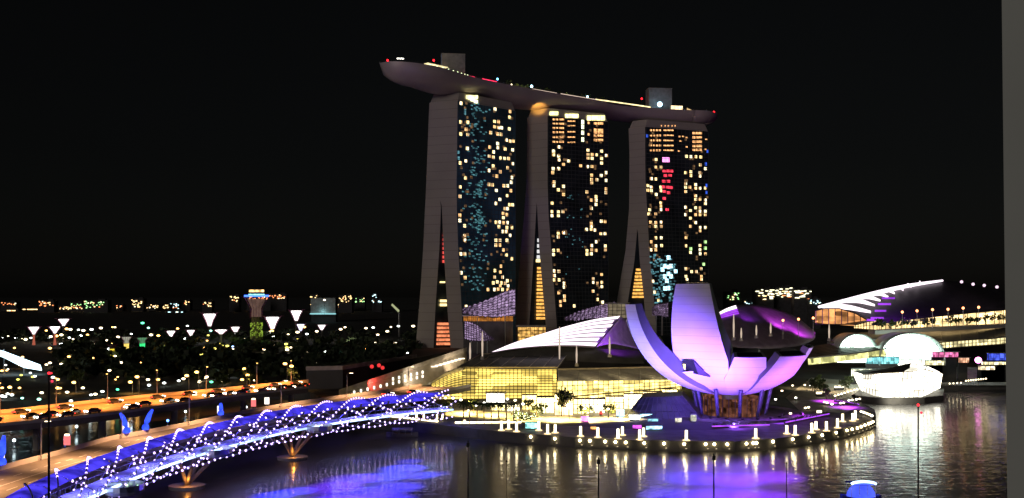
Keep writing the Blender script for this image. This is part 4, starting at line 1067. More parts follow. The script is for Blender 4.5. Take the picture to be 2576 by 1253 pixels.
for p, q in ((pA, pB), (pB, pC)):
    o = Vector((0, -.6, 0)); up_ = Vector((0, 0, 1.8)); a.hexa([p + o, q + o, q + Vector((0, 1, 0)), p + Vector((0, 1, 0))] + [v + up_ for v in (p + o, q + o, q + Vector((0, 1, 0)), p + Vector((0, 1, 0)))])
a.build('parapet', mat('parapet_stone', (.62, .5, .48), .6), pod)
for j, (x, y) in enumerate(((935, 922), (953, 919), (962, 925))):
    a = MB(); p = W(x, y, 395 + j * 8); a.ball(p, .9, 8, 5); a.build('red_lamp', glow('red_dim', (1, .05, .05), .8), pod)
ramp = thing('stair_wing', 'diagonal white wing wall with red glow and lit arcade climbing to the left tower', 'stair wing', W(980, 985, 380))
rA, rB = W(852, 992, 372), W(1165, 886, 440)
def rampp(u): return rA.lerp(rB, u)
a = MB()
for i in range(20):
    p, q = rampp(i / 20), rampp((i + 1) / 20); o = Vector((1.5, 5, 0)); up_ = Vector((0, 0, 1.9))
    a.hexa([p, q, q + o, p + o] + [v + up_ for v in (p, q, q + o, p + o)])
a.build('coping', mat('wing_coping', (.72, .66, .62), .5), ramp)
a = MB()
for i in range(20):
    p, q = rampp(i / 20) + Vector((.2, .8, 0)), rampp((i + 1) / 20) + Vector((.2, .8, 0)); o = Vector((1.2, 3.5, 0))
    lo = [Vector((v.x, v.y, 2.6)) for v in (p, q, q + o, p + o)]; a.hexa(lo + [p, q, q + o, p + o])
a.build('wall', mat('wing_wall', (.55, .48, .42), .6, var=.15), ramp)
CELL = glow('arcade_cell', (1, .93, .75), 2.4)
for j in range(12):
    u = .10 + .048 * j
    for r_ in range(1 if j < 3 else 2):
        p = rampp(u) + Vector((0, .1, 0)); z = 3.9 + j * .32 + r_ * 1.9
        if z > p.z - 1.2: continue
        a = MB(); a.box((p.x + .1, p.y + .55, z), (1.15, .3, 1.2), .2); a.build('lit_bay', CELL, ramp)
a = MB()
for j in range(8):
    p = rampp(.72 + j * .035) + Vector((0, -.3, -1.8 - .1 * j)); a.box(p + Vector((1, 0, 0)), (3.0, .5, .5), .35)
a.build('step_lights', glow('step_glow', (1, .85, .6), 2.0), ramp)
lamp('red_wash', rampp(.28) + Vector((-2, -7, -1)), (1, .08, .06), 3800, 'SPOT', .5, to=rampp(.30) + Vector((0, 2, 0)), angle=120)
lamp('wing_wash', rampp(.55) + Vector((2, -8, -6)), (1, .85, .6), 3600, 'SPOT', .5, to=rampp(.56) + Vector((0, 2, -2)), angle=120)
lamp('wing_wash', rampp(.9) + Vector((2, -8, -6)), (1, .8, .5), 3400, 'SPOT', .5, to=rampp(.9) + Vector((0, 2, -2)), angle=120)

# ------------------------------------------------------------------ curved wing roofs
WSH = mat('wing_membrane', (.28, .24, .30), .45, var=.1)
STRIP = glow('wing_fin_glow', (1.0, .84, .93), 1.7)  # fins glow in place of the strong light falling on them
STRIPV = glow('wing_violet_glow', (.42, .06, .95), .9, var=.5, scale=.1)  # glow painted in for violet light on the roofs
def pl_(pts, Y0, Y1, n):
    return spline([W(x, y, Y0 + (Y1 - Y0) * i / (len(pts) - 1)) for i, (x, y) in enumerate(pts)], n)
w1_ = thing('wing_roof', 'curved wing roof with glowing pinkish-white stripes, left of the museum', 'roof', W(1420, 900, 440))
ridge = pl_([(1238, 886), (1296, 862), (1366, 840), (1430, 820), (1500, 803), (1560, 795)], 425, 470, 41)
eave = pl_([(1238, 886), (1290, 878), (1345, 873), (1400, 871), (1450, 872), (1494, 875)], 425, 445, 41)
def wing(u, v, i=None):
    k = u * 40; i = min(int(k), 39); f = k - i; a = ridge[i].lerp(ridge[i + 1], f); b = eave[i].lerp(eave[i + 1], f); p = a.lerp(b, v); p.z += math.sin(v * math.pi) * .35 * u; return p
a = MB(); a.smooth = True; a.shell(wing, 40, 12, (.2, 1.2, -.4)); a.build('membrane', WSH, w1_)
for j in range(7):
    v0, v1 = j / 7 + .012, (j + 1) / 7 - .042
    ue = 1 - .02 * (j % 2)
    a = MB(); a.smooth = True; a.shell(lambda u, v: wing(u * ue, v0 + (v1 - v0) * v) + Vector((-.05, -.5, .25)), 40, 3, (0, .25, -.1)); a.build('glow_strip', STRIP, w1_)
r2 = pl_([(1562, 797), (1580, 808), (1602, 826), (1625, 850)], 470, 500, 11); e2 = pl_([(1498, 874), (1530, 866), (1560, 868), (1612, 880)], 447, 470, 11)
def wing_b(u, v):
    k = u * 10; i = min(int(k), 9); f = k - i; return r2[i].lerp(r2[i + 1], f).lerp(e2[i].lerp(e2[i + 1], f), v)
a = MB(); a.smooth = True; a.shell(wing_b, 10, 8, (0, 1.2, 0)); a.build('violet_membrane', mat('violet_membrane', (.55, .5, .6), .5), w1_)
lamp('violet_wash', W(1545, 868, 438), (.38, .04, 1.0), 15000, 'SPOT', .6, to=W(1560, 835, 470), angle=120)
# dark drum roof under the stripes
a = MB()
dr = pl_([(1242, 887), (1300, 879), (1380, 874), (1450, 875), (1510, 877), (1610, 884)], 430, 452, 21); db = pl_([(1215, 904), (1300, 905), (1400, 906), (1500, 912), (1560, 914), (1620, 915)], 428, 440, 21)
a.shell(lambda u, v: dr[min(int(u * 20), 20)].lerp(db[min(int(u * 20), 20)], v), 20, 4, (0, 14, 0)); a.build('drum_wall', ROOFD, w1_)
def mast(px, py0, py1, Y, name, lab, m, r=.35, tip=None, group='slim masts around the roofs'):
    p, q = W(px, py1, Y), W(px, py0, Y)
    t = thing(name, lab, 'mast', p, group)
    a = MB(); a.cyl(p, p.lerp(q, .5), r * .6, r, 8); a.cyl(p.lerp(q, .5), q, r, r * .4, 8); a.build('pole', m, t)
    a = MB(); a.cyl(p - Vector((0, 0, 1.2)), p + Vector((0, 0, .3)), r * 2.2, r * 1.6, 10); a.build('base', CONC, t)
    if tip is not None: a = MB(); a.ball(q + Vector((0, 0, r * 1.2)), r * 2.0, 8, 5); a.build('lamp', tip, t)
MW = glow('lit_mast', (1.0, .78, .6), .55)
for px, y0, y1, lab in ((1182, 862, 905, 'lit white slim mast beside the foot of the left tower'), (1213, 834, 898, 'dim slim mast under the lattice canopy'), (1407, 822, 905, 'thin cable mast piercing the striped wing roof'), (1450, 870, 915, 'bright white mast below the striped wing roof'), (1533, 847, 892, 'bright white mast below the violet membrane'),
                        (1845, 790, 850, 'tall tapering lit mast in front of the violet dome'), (1864, 825, 852, 'short lit mast second in front of the violet dome'), (1902, 818, 845, 'slim lit mast third in front of the violet dome'), (1938, 812, 840, 'slim lit mast fourth in front of the violet dome'), (2085, 816, 852, 'cone-like lit mast left of the bright arcade')):
    mast(px, y0, y1, 418 if px < 1700 else 440, 'mast', lab, MW, .45)
# violet dome behind the museum
dm = thing('violet_dome', 'low curved dome lit violet behind the museum', 'dome', W(1920, 850, 470))
tp = pl_([(1800, 792), (1830, 776), (1866, 766), (1900, 766), (1950, 776), (2000, 796), (2042, 828)], 460, 500, 31); bt = pl_([(1800, 860), (1850, 872), (1900, 874), (1950, 872), (2000, 866), (2040, 852), (2050, 835)], 440, 470, 31)
def dome(u, v):
    k = u * 30; i = min(int(k), 29); f = k - i; p = tp[i].lerp(tp[i + 1], f).lerp(bt[i].lerp(bt[i + 1], f), v); p.y -= 10 * math.sin(v * math.pi * .5) * math.sin(u * math.pi); return p
a = MB(); a.smooth = True; a.shell(dome, 30, 12, (0, 1.5, -.3)); a.build('membrane', mat('dome_membrane', (.16, .13, .17), .5), dm)
for j in range(5):
    a = MB(); a.smooth = True; f0 = j * .04; a.shell(lambda u, v: dome(.0 + .26 * u - 0 * f0, .0 + j * .045 + .03 * v) + Vector((-.1, -.7, .35)), 10, 2, (0, .2, -.1)); a.build('glow_strip', STRIP if j < 2 else STRIPV, dm)
for px, py, c, p in ((1880, 786, (.4, .03, .9), 500), (1965, 796, (.75, .08, .9), 4600), (2015, 820, (.75, .06, .9), 3400)):
    lamp('dome_wash', W(px, py + 8, 456), c, p * 6.5, 'SPOT', 1.5, to=W(px + 6, py - 8, 485), angle=110)
# big striped roof at right
w3_ = thing('wing_roof', 'large wing roof with white ribs fanning over violet and a dark shell, far right', 'roof', W(2250, 800, 500))
rg = pl_([(2056, 772), (2120, 757), (2200, 737), (2280, 719), (2366, 706)], 480, 520, 41)
EAV = [(2196, 787), (2206, 770), (2220, 758), (2240, 749), (2256, 740), (2278, 732), (2298, 724), (2322, 716), (2366, 708)]
sh_pts = [(2366, 705), (2410, 709), (2450, 716), (2500, 726), (2560, 742)]
ds = pl_(sh_pts, 520, 540, 21)
a = MB(); a.smooth = True
low = pl_([(2185, 818), (2260, 806), (2360, 795), (2450, 786), (2560, 776)], 470, 500, 41)
top = rg[8:] + ds[1:]
tp3 = [top[int(i * (len(top) - 1) / 40)] for i in range(41)]
def shell3(u, v):
    k = u * 40; i = min(int(k), 39); f = k - i; p = tp3[i].lerp(tp3[i + 1], f).lerp(low[i].lerp(low[i + 1], f), v); p.y -= 6 * math.sin(v * math.pi * .5); return p
a.shell(shell3, 40, 10, (0, 2, 0)); a.build('shell', mat('shell_skin', (.045, .04, .048), .5), w3_)
a = MB(); a.smooth = True; a.tube([p + Vector((-.2, -2.5, 0)) for p in rg], [.5 + .7 * math.sin(math.pi * min(i / 40 * .9 + .08, 1)) for i in range(41)], 8); a.build('glow_strip', STRIP, w3_)
RU = [.03, .25, .36, .45, .55, .65, .74, .84]
for u, (ex, ey) in zip(RU, EAV):
    i = int(u * 40); p = rg[i] + Vector((0, -2.8, 0)); q = W(ex - 6, ey - 2, 470 + 40 * u)
    mid = p.lerp(q, .5) + Vector((0, 0, 1.1)); a = MB(); a.smooth = True
    pts = spline([p, mid, q], 9); s_ = Vector((0, -.4, -1)).normalized()
    hw = 1.35 * (1 - .55 * u)
    a.shell(lambda uu, vv: pts[int(round(uu * 8))] + Vector((0, 0, hw * (1 - 2 * vv) * (.35 + .65 * math.sin(math.pi * min(.15 + uu * .8, 1))))), 8, 2, (0, .4, 0)); a.build('glow_strip', STRIP, w3_)
for j, (x0, x1, y) in enumerate(((2208, 2240, 765), (2200, 2228, 782), (2190, 2222, 800), (2218, 2250, 750), (2180, 2202, 805))):
    a = MB(); a.box(W((x0 + x1) / 2, y, 462), ((x1 - x0) / F * 462, .4, 1.0)); a.build('violet_strip', STRIPV, w3_)
lamp('violet_wash', W(2235, 785, 458), (.34, .02, 1.0), 13000, 'SPOT', .6, to=W(2245, 755, 490), angle=110); lamp('violet_wash', W(2275, 795, 458), (.34, .02, 1.0), 5000, 'SPOT', .6, to=W(2285, 765, 490), angle=100)
for j, (x, y) in enumerate(((2418, 710), (2447, 716), (2475, 719), (2507, 723))):
    a = MB(); a.ball(W(x, y - 1, 500), .85, 8, 5); a.build('ridge_lamp', glow('ridge_lamp', (1, .7, .9), 1.2), w3_)
a = MB(); pts = [W(x, y, 468) for x, y in ((2050, 782), (2075, 776), (2110, 776), (2150, 788), (2185, 808), (2180, 822), (2120, 818), (2050, 812))]
a.face(pts[::-1]); 
a.build('end_glass', glow('end_glass_amber', (1.0, .42, .14), .8, var=.5, scale=.25, cell=(.3, .3, .4)), w3_)
a = MB()
for k in range(9):
    x = 2052 + k * 16; a.cyl(W(x, 816, 467.6), W(x, interp(x, [(2050, 782), (2075, 776), (2110, 776), (2150, 788), (2185, 808)]), 467.6), .22, .22, 4)
a.tube([W(x, 816, 467.6) for x in (2050, 2110, 2182)], .25, 4); a.tube([W(x, y, 467.6) for x, y in ((2050, 782), (2075, 776), (2110, 776), (2150, 788), (2185, 808))], .25, 4)
a.build('mullions', BLACK, w3_)
# lattice canopies in front of the towers
LAT = glow('lattice_painted_glow', (.62, .42, .72), .5, var=.75, scale=.35)  # membrane emission painted in for the light on the canopies
for lab, tops, bots, Y in (('mauve lit lattice canopy between the left and middle towers', [(1163, 776), (1200, 764), (1240, 748), (1270, 734), (1296, 728)], [(1163, 788), (1200, 794), (1240, 798), (1270, 796), (1296, 792)], 640),
                        ('lower mauve lit lattice canopy at the foot of the left tower', [(1168, 808), (1185, 812), (1205, 822), (1225, 840), (1242, 852)], [(1168, 852), (1185, 856), (1205, 858), (1225, 857), (1242, 855)], 600),
                        ('mauve lit lattice canopy between the middle and far towers', [(1420, 800), (1450, 786), (1480, 776), (1510, 768), (1545, 760)], [(1420, 806), (1450, 806), (1480, 802), (1510, 800), (1545, 796)], 640),
                        ('dim lattice canopy patch behind the tall lotus finger', [(1640, 775), (1650, 768), (1665, 765), (1680, 762)], [(1640, 792), (1650, 793), (1665, 795), (1680, 797)], 640)):
    t = thing('lattice_canopy', lab, 'canopy', W(bots[2][0], bots[2][1] + 3, Y), 'mauve lattice canopies by the towers')
    A_ = pl_(tops, Y + 12, Y + 12, 25); B_ = pl_(bots, Y, Y, 25)
    fn = lambda u, v: A_[min(int(round(u * 24)), 24)].lerp(B_[min(int(round(u * 24)), 24)], v) + Vector((0, -.8 * math.sin(u * 40) * math.sin(v * 20), .6 * math.sin(u * 70 + v * 9)))
    a = MB(); a.shell(fn, 24, 8, (0, .6, 0)); a.build('membrane', LAT, t)
    a = MB()
    for j in range(9): a.tube([fn(i / 24, j / 8) + Vector((0, -.9, .1)) for i in range(25)], .28, 4)
    for i in range(0, 25, 2): a.tube([fn(i / 24, j / 8) + Vector((0, -.9, .1)) for j in range(9)], .22, 4)
    a.build('lattice', mat('lattice_steel', (.16, .12, .18), .5), t)
    for x in (bots[1][0], bots[-2][0]):
        p = W(x, bots[2][1], Y + 3); a = MB(); a.cyl((p.x, p.y, 3), p, .5, .4, 6); a.build('column', STEEL, t)
for lab, x0, x1, y0, y1, Y, m in (('amber glowing podium hall at the foot of the middle tower', 1302, 1372, 822, 858, 640, glow('podium_amber', (1.0, .55, .14), .75, var=.6, scale=.3, cell=(.5, .5, .7))), ('dim orange podium hall between the left and middle towers', 1165, 1290, 796, 808, 650, glow('podium_orange', (1.0, .36, .06), .35, var=.8, scale=.3)),
                                ('dim beige podium block left of the lotus finger', 1530, 1580, 765, 800, 620, glow('podium_beige', (1, .8, .5), .16, var=.4, scale=.3))):
    p = W((x0 + x1) / 2, y1, Y); w = (x1 - x0) / F * Y; h = (y1 - y0) / F * Y
    t = thing('podium_hall', lab, 'hall', p, None)
    a = MB(); a.box((p.x, p.y + 3, p.z + h / 2), (w, 4, h)); a.build('glass_wall', m, t)
    a = MB(); a.box((p.x, p.y + 3, p.z + h + .5), (w + 2, 7, 1.0), .08); a.build('roof', mat('podium_roof', (.4, .37, .34), .6), t)
    a = MB()
    for k in range(int(w / 3) + 1): a.box((p.x - w / 2 + k * 3, p.y + .9, p.z + h / 2), (.3, .3, h))
    for k in range(1, int(h / 2.5) + 1): a.box((p.x, p.y + .85, p.z + k * 2.5), (w, .2, .3))
    a.build('frame', BLACK, t)
    a = MB(); a.box((p.x, p.y + 4, (p.z + 2) / 2), (w, 6, p.z - 2.2)); a.build('base', CONC_D, t)
# ------------------------------------------------------------------ buildings on the right
TER = glow('terrace_gold', (1.0, .70, .30), 1.9, var=.5, scale=.12, cell=(.12, .12, .5))
def band(name, lab, cat, pts_top, pts_bot, Y0, Y1, m, roof=True, bays=20, depth=8, group=None, roofm=None, over=1.5):
    n = 21; A_ = pl_(pts_top, Y0, Y1, n); B_ = pl_(pts_bot, Y0, Y1, n)
    t = thing(name, lab, cat, B_[n // 2], group)
    fn = lambda u, v: A_[min(int(round(u * 20)), 20)].lerp(B_[min(int(round(u * 20)), 20)], v)
    a = MB(); a.shell(fn, 20, 2, (0, 1.0, 0)); a.build('glass_wall', m, t)
    a = MB()
    for k in range(bays + 1):
        i = k / bays * 20; j = min(int(i), 19); f = i - j; p, q = A_[j].lerp(A_[j + 1], f), B_[j].lerp(B_[j + 1], f); o = Vector((0, -.25, 0)); a.tube([p + o, q + o], .22, 4)
    for L_ in (A_, B_): a.tube([p + Vector((0, -.25, 0)) for p in L_], .24, 4)
    a.tube([p.lerp(q, .5) + Vector((0, -.25, 0)) for p, q in zip(A_, B_)], .12, 4)
    a.build('mullions', MULL, t)
    if roof:
        a = MB()
        for i in range(20):
            p, q = A_[i], A_[i + 1]; d = Vector((0, depth, 0)); e = Vector((0, -over, 0)); z = Vector((0, 0, .5))
            a.hexa([p + e, q + e, q + d, p + d] + [v + z for v in (p + e, q + e, q + d, p + d)])
        a.build('roof', roofm or ROOFD, t)
    return t
band('terrace_building', 'upper terrace building with a long golden lit gallery at far right', 'building', [(2150, 818), (2200, 806), (2280, 799), (2400, 788), (2545, 776)], [(2150, 826), (2200, 830), (2280, 834), (2400, 826), (2545, 813)], 455, 505, TER, True, 26, 30)
band('terrace_building', 'lower arcade building with a pale yellow lit gallery at far right', 'building', [(2325, 866), (2400, 858), (2470, 853), (2545, 846)], [(2325, 880), (2400, 874), (2470, 869), (2545, 864)], 440, 470, glow('arcade_pale', (1.0, .85, .42), 1.3, var=.5, scale=.15, cell=(.2, .2, .5)), False, 22)
slope = thing('sloped_roof', 'dark grey sloping roof between the two lit galleries at far right', 'roof', W(2420, 850, 455))
A_ = pl_([(2140, 838), (2240, 832), (2400, 829), (2545, 816)], 470, 512, 21); B_ = pl_([(2080, 862), (2240, 852), (2400, 858), (2545, 845)], 436, 466, 21)
a = MB(); a.shell(lambda u, v: A_[int(round(u * 20))].lerp(B_[int(round(u * 20))], v), 20, 4, (0, 0, -.6)); a.build('sheeting', ROOFG, slope)
a = MB()
for k in range(11): a.tube([A_[k * 2] + Vector((0, 0, .1)), B_[k * 2] + Vector((0, 0, .1))], .14, 4)
a.build('ribs', mat('roof_rib'), slope)
# the low roof beside the museum and its yellow front
lr = thing('louvre_roof', 'dark louvred roof slope with a yellow lit front right of the museum', 'roof', W(2090, 912, 395))
A_ = pl_([(2040, 872), (2110, 862), (2170, 858), (2230, 852)], 440, 455, 13); B_ = pl_([(2034, 900), (2090, 894), (2150, 888), (2230, 876)], 400, 425, 13)
a = MB(); a.shell(lambda u, v: A_[int(round(u * 12))].lerp(B_[int(round(u * 12))], v), 12, 4, (0, 0, -.5)); a.build('sheeting', ROOFG, lr)
a = MB()
for k in range(9): a.tube([A_[i].lerp(B_[i], k / 8) + Vector((0, 0, .12)) for i in range(13)], .12, 4)
a.build('louvres', ROOFD, lr)
C_ = pl_([(2034, 918), (2090, 912), (2150, 905), (2230, 895)], 400, 425, 13)
a = MB(); a.shell(lambda u, v: (B_[int(round(u * 12))] + Vector((0, .5, -.4))).lerp(C_[int(round(u * 12))], v), 12, 2, (0, .8, 0)); a.build('glass_front', glow('yellow_front', (.95, .92, .35), .9, var=.5, scale=.2, cell=(.25, .25, .4)), lr)
# event plaza: two bright arched glass canopies
EV = glow('plaza_white', (.74, 1.0, .84), 5.0, var=.35, scale=.12, sample=True)
for lab, x0, x1, yt, yb, Y in (('bright white arched plaza entrance, wider and on the right', 2207, 2366, 840, 918, 425), ('bright white arched plaza entrance, smaller and on the left', 2100, 2203, 842, 912, 432)):
    p0, p1 = W(x0, yb, Y), W(x1, yb, Y); c = (p0 + p1) / 2; w = (p1.x - p0.x) / 2; h = (yb - yt) / F * Y
    t = thing('arched_entrance', lab, 'entrance', c, 'arched plaza entrances')
    arc_ = lambda th, k=1.0, dy=0: Vector((c.x + w * k * math.cos(th), c.y + dy, c.z + h * k * max(math.sin(th), 0) ** .7))
    a = MB(); ths = [math.pi * i / 16 for i in range(17)]; a.face([arc_(th) for th in ths]); a.build('glass_front', EV, t)
    a = MB(); a.smooth = True; a.shell(lambda u, v: arc_(math.pi * (1 - u), 1.03, -4 + 14 * v), 16, 3, (0, 0, .3)); a.build('vault', mat('vault_glass', (.55, .62, .6), .3), t)
    a = MB()
    for k in range(1, 8): x = c.x - w + 2 * w * k / 8; zz = c.z + h * max(1 - ((x - c.x) / w) ** 2, 0) ** .35; a.box((x, c.y - .2, (c.z + zz) / 2), (.2, .2, zz - c.z))
    for k in (.35, .65): a.box((c.x, c.y - .22, c.z + h * k), (2 * w * .9, .18, .2))
    a.build('frame', STEEL, t)
lamp('plaza_light', W(2230, 880, 405), (.85, 1, .9), 22000, 'DOWN', size=2.0)
lamp('plaza_light', W(2300, 905, 395), (1, .95, .8), 12000, 'DOWN', size=1.5)
# lower level glow, stalls and signs along the right promenade
items = [('lit_stall', 'teal lit stall row under the left plaza arch', 'stall', 2180, 2260, 898, 915, (.25, .75, .8), 1.2), ('lit_stall', 'white lit stall beside the crystal pavilion roof', 'stall', 2262, 2320, 905, 920, (1, .95, .8), 3.0), ('lit_stall', 'long pale lit arcade behind the crystal pavilion roof', 'stall', 2142, 2210, 928, 946, (.95, 1, .7), 1.4),
         ('pink_canopy', 'long pink glowing canopy right of the plaza', 'canopy', 2345, 2408, 886, 898, (1, .22, .5), .9), ('lit_stall', 'orange lit stall at the end of the pink canopy', 'stall', 2412, 2435, 900, 912, (1, .5, .3), .9), ('screen', 'blue glowing screen at the far right edge', 'screen', 2484, 2528, 889, 906, (.08, .13, .95), .9), ('lit_stall', 'yellow lit stall row below the pink canopy', 'stall', 2326, 2372, 907, 918, (1, .9, .5), 1.6),
         ('lit_stall', 'long bright handrail lit stall at far right, upper', 'stall', 2470, 2534, 910, 917, (1, .85, .45), 1.8), ('lit_stall', 'long bright lit stall at far right, lower', 'stall', 2462, 2500, 921, 930, (1, .8, .5), 1.8)]
for nm, lab, cat, x0, x1, y0, y1, c, s in items:
    Y = 422; p, q = W(x0, y1, Y), W(x1, y1, Y); h = (y1 - y0) / F * Y; w = q.x - p.x
    t = thing(nm, lab, cat, ((p.x + q.x) / 2, Y, p.z), None)
    a = MB(); a.box(((p.x + q.x) / 2, Y, p.z + h / 2), (w, 1.2, h)); a.build('panel', glow(lab[:22], c, s, var=.6, scale=.4, cell=(.5, .5, .6)), t)
    a = MB(); a.box(((p.x + q.x) / 2, Y - .4, p.z + h + .15), (w + .6, 3, .25)); a.build('roof', ROOFD, t)
    a = MB()
    for k in range(int(w / 2.5) + 1): a.box((p.x + k * 2.5, Y - .7, p.z + h / 2), (.16, .16, h))
    a.box(((p.x + q.x) / 2, Y + 1.4, (p.z + 2.5) / 2 + 0.0), (w, 1.2, max(p.z - 2.5, .3))); a.build('frame', BLACK, t)
pb = G(2460, 912, 6)
t = thing('globe_lamp', 'large glowing pink ball at far right by the water', 'lamp', W(2460, 908, 424))
p = W(2460, 906, 424); a = MB(); a.smooth = True; a.ball(p, 1.5, 14, 8); a.build('globe', glow('pink_ball', (1, .25, .75), 4.5), t)
a = MB(); a.cyl((p.x, p.y, 3), (p.x, p.y, p.z - 1.4), .3); a.build('post', BLACK, t)
# steps / grandstand dim slope at far right, terraced
gs = thing('boardwalk_steps', 'wide dim terraced steps down to the water at far right', 'steps', G(2460, 975))
a = MB()
for k in range(8):
    y = 421 - k * -1.0; z = 3 + k * .9; a.box((222, 420 + k * 3.2, z / 2 + 1.5), (68, 3.2, z - 2.9))
a.build('treads', mat('step_stone', (.35, .37, .37), .7), gs)
lamp('steps_light', (196, 408, 26), (.75, 1, 1), 9000, 'SPOT', 1.0, to=(228, 432, 6), angle=70)
for lab, xs, y in (('row', [2388 + 9.5 * i for i in range(4)], 965), ('row', [2429 + 6.3 * i for i in range(9)], 958)):
    for i, x in enumerate(xs):
        p = W(x, y - i * .7, 415); t = thing('step_lamp', 'small lamp on the terraced steps, %s from the left in the %s row' % (ORD[i], 'short left' if len(xs) == 4 else 'long right'), 'lamp', (p.x, p.y, p.z - .8), 'lamps on the terraced steps')
        a = MB(); a.cyl((p.x, p.y, 3.0), (p.x, p.y, p.z), .07); a.build('post', BLACK, t)
        a = MB(); a.ball(p, .35, 6, 4); a.build('globe', WARM, t)
mb = MB(); q = [G(*c) for c in ((1975, 1000), (2010, 1032), (2120, 1040), (2165, 1022), (2140, 996), (2170, 976), (2140, 958), (2040, 950))]
mb.face([(v.x, v.y, 3.03) for v in q])
tag(mb.build('garden_plaza', mat('plaza_paled_stone'), None), 'paving paled as lamplit square between the museum and the crystal pavilion', 'plaza', kind='structure')  # added sheet of the paler stone to brighten dark ground
# red-tipped roof lamps
rl = [(1969, 806), (2008, 803), (2045, 800), (2269, 785), (2306, 782), (2345, 779), (2384, 778), (2422, 775), (2461, 773)]
for i, (x, y) in enumerate(rl):
    Y = 436; p = W(x, y, Y)
    t = thing('roof_lamp', 'orange-red lamp on a slim post along the right roofs, %s from the left' % ORD[i], 'lamp', p - Vector((0, 0, 7)), 'red roof lamps')
    a = MB(); a.cyl(p - Vector((0, 0, 9)), p, .12, .1, 6); a.build('post', STEEL, t)
    a = MB(); a.ball(p, .62, 8, 5); a.build('globe', glow('roof_lamp_orange', (1, .32, .12), 5), t)
for i in range(12):
    px = 2215 + i * 27 + rs.uniform(-7, 7); b = W(px, interp(px, [(2200, 830), (2545, 812)]), interp(px, [(2150, 448), (2545, 494)]))
    small_tree('terrace_tree', 'small tree silhouetted against the golden gallery, %s from the left' % ORD[i], 'tree', b, rs.uniform(4.2, 5.6), rs.uniform(2.4, 3.4), 'trees along the golden gallery', 90, .6, 40 + i)
    if i == 0:
        mb = MB()
pa, pz = W(2195, 831, 449), W(2548, 813.5, 495.5)
pt = thing('planter_ledge', 'long planter ledge carrying trees along the golden gallery', 'planter', (pa + pz) / 2 - Vector((0, 0, 2)))
a = MB(); a.hexa([pa + Vector((0, -2.5, -2)), pz + Vector((0, -2.5, -2)), pz + Vector((0, 6, -2)), pa + Vector((0, 6, -2)), pa + Vector((0, -2.5, 0)), pz + Vector((0, -2.5, 0)), pz + Vector((0, 6, 0)), pa + Vector((0, 6, 0))]); a.build('ledge', CONC, pt)

# ------------------------------------------------------------------ crystal pavilion on the water
cp = thing('crystal_pavilion', 'faceted glass pavilion standing in the bay, glowing white', 'pavilion', G(2265, 1018, 0))
Yc = 372.0
def cpp(x, y, dy=0): p = W(x, y, Yc); p.y += dy; p.x *= (Yc + dy) / Yc; p.z = HC + (p.z - HC) * (Yc + dy) / Yc; return p
CG = glow('crystal_glow', (1.0, .95, .78), 4.0, var=.35, scale=.15, cell=(.2, .2, .3), sample=True)
front = [cpp(2164, 982, 6), cpp(2200, 996, 1), cpp(2262, 1004, 0), cpp(2320, 998, 2), cpp(2364, 976, 8)]
topf = [cpp(2170, 942, 8), cpp(2204, 940, 4), cpp(2272, 936, 4), cpp(2326, 930, 4), cpp(2370, 940, 10)]
apex = [cpp(2282, 922, 10), cpp(2330, 920, 12)]
a = MB()
for i in range(4): a.face([front[i], front[i + 1], topf[i + 1], topf[i]])
a.face([topf[2], topf[3], apex[1], apex[0]]); a.face([topf[3], topf[4], apex[1]]);
bkp = [p + Vector((2, 18, 0)) for p in (topf[0], topf[4])]
a.face([front[4], cpp(2364, 976, 30), bkp[1], topf[4]]); a.face([cpp(2164, 982, 28), front[0], topf[0], bkp[0]])
a.build('glass_wall', CG, cp)
a = MB(); a.face([topf[0], topf[1], topf[2], apex[0], bkp[0]]); a.face([apex[0], apex[1], bkp[1], bkp[0]]); a.face([apex[1], topf[4], bkp[1]])
a.build('roof', ROOFD, cp)
a = MB(); blade = [cpp(2172, 938, 3), cpp(2230, 927, 5), cpp(2290, 914, 9), cpp(2288, 926, 6), cpp(2270, 936, 3)]
a.face(blade[::-1]); a.face([p + Vector((0, .8, 0)) for p in blade])
for i in range(5): a.face([blade[i], blade[(i + 1) % 5], blade[(i + 1) % 5] + Vector((0, .8, 0)), blade[i] + Vector((0, .8, 0))])
a.build('roof_blade', ROOFD, cp)
a = MB()
for i in range(4):
    for k in range(6):
        f = k / 5; a.tube([front[i].lerp(front[i + 1], f) + Vector((0, -.15, 0)), topf[i].lerp(topf[i + 1], f) + Vector((0, -.15, 0))], .13, 4)
    for f in (.25, .5, .75): a.tube([front[i].lerp(topf[i], f) + Vector((0, -.15, 0)), front[i + 1].lerp(topf[i + 1], f) + Vector((0, -.15, 0))], .1, 4)
    a.tube([topf[i] + Vector((0, -.15, 0)), topf[i + 1] + Vector((0, -.15, 0))], .2, 4)
a.tube([topf[2], apex[0]], .2, 4); a.tube([topf[3], apex[1]], .2, 4)
a.build('mullions', mat('crystal_frame', (.5, .42, .3), .4), cp)
a = MB(); pl0 = [cpp(2150, 1010, 8), cpp(2200, 1022, -1), cpp(2262, 1028, -2), cpp(2325, 1022, 0), cpp(2372, 1004, 8), cpp(2374, 1000, 34), cpp(2156, 1004, 32)]
a.prism([(p.x, p.y) for p in pl0], -1, 2.6); a.build('plinth', CONC_D, cp)
for p, q in zip(front, front[1:]): pass
a = MB(); pl1 = [(p.x, p.y) for p in front] + [(front[4].x, front[4].y + 20), (front[0].x, front[0].y + 20)]
a.prism(pl1, 2.4, front[2].z + .05); a.build('base_wall', CONC_D, cp)
lamp('pavilion_light', cpp(2262, 985, -9) + Vector((0, 0, -1)), (1, .95, .75), 7000, 'SPOT', 1.0, to=cpp(2262, 1000, 6), angle=120)

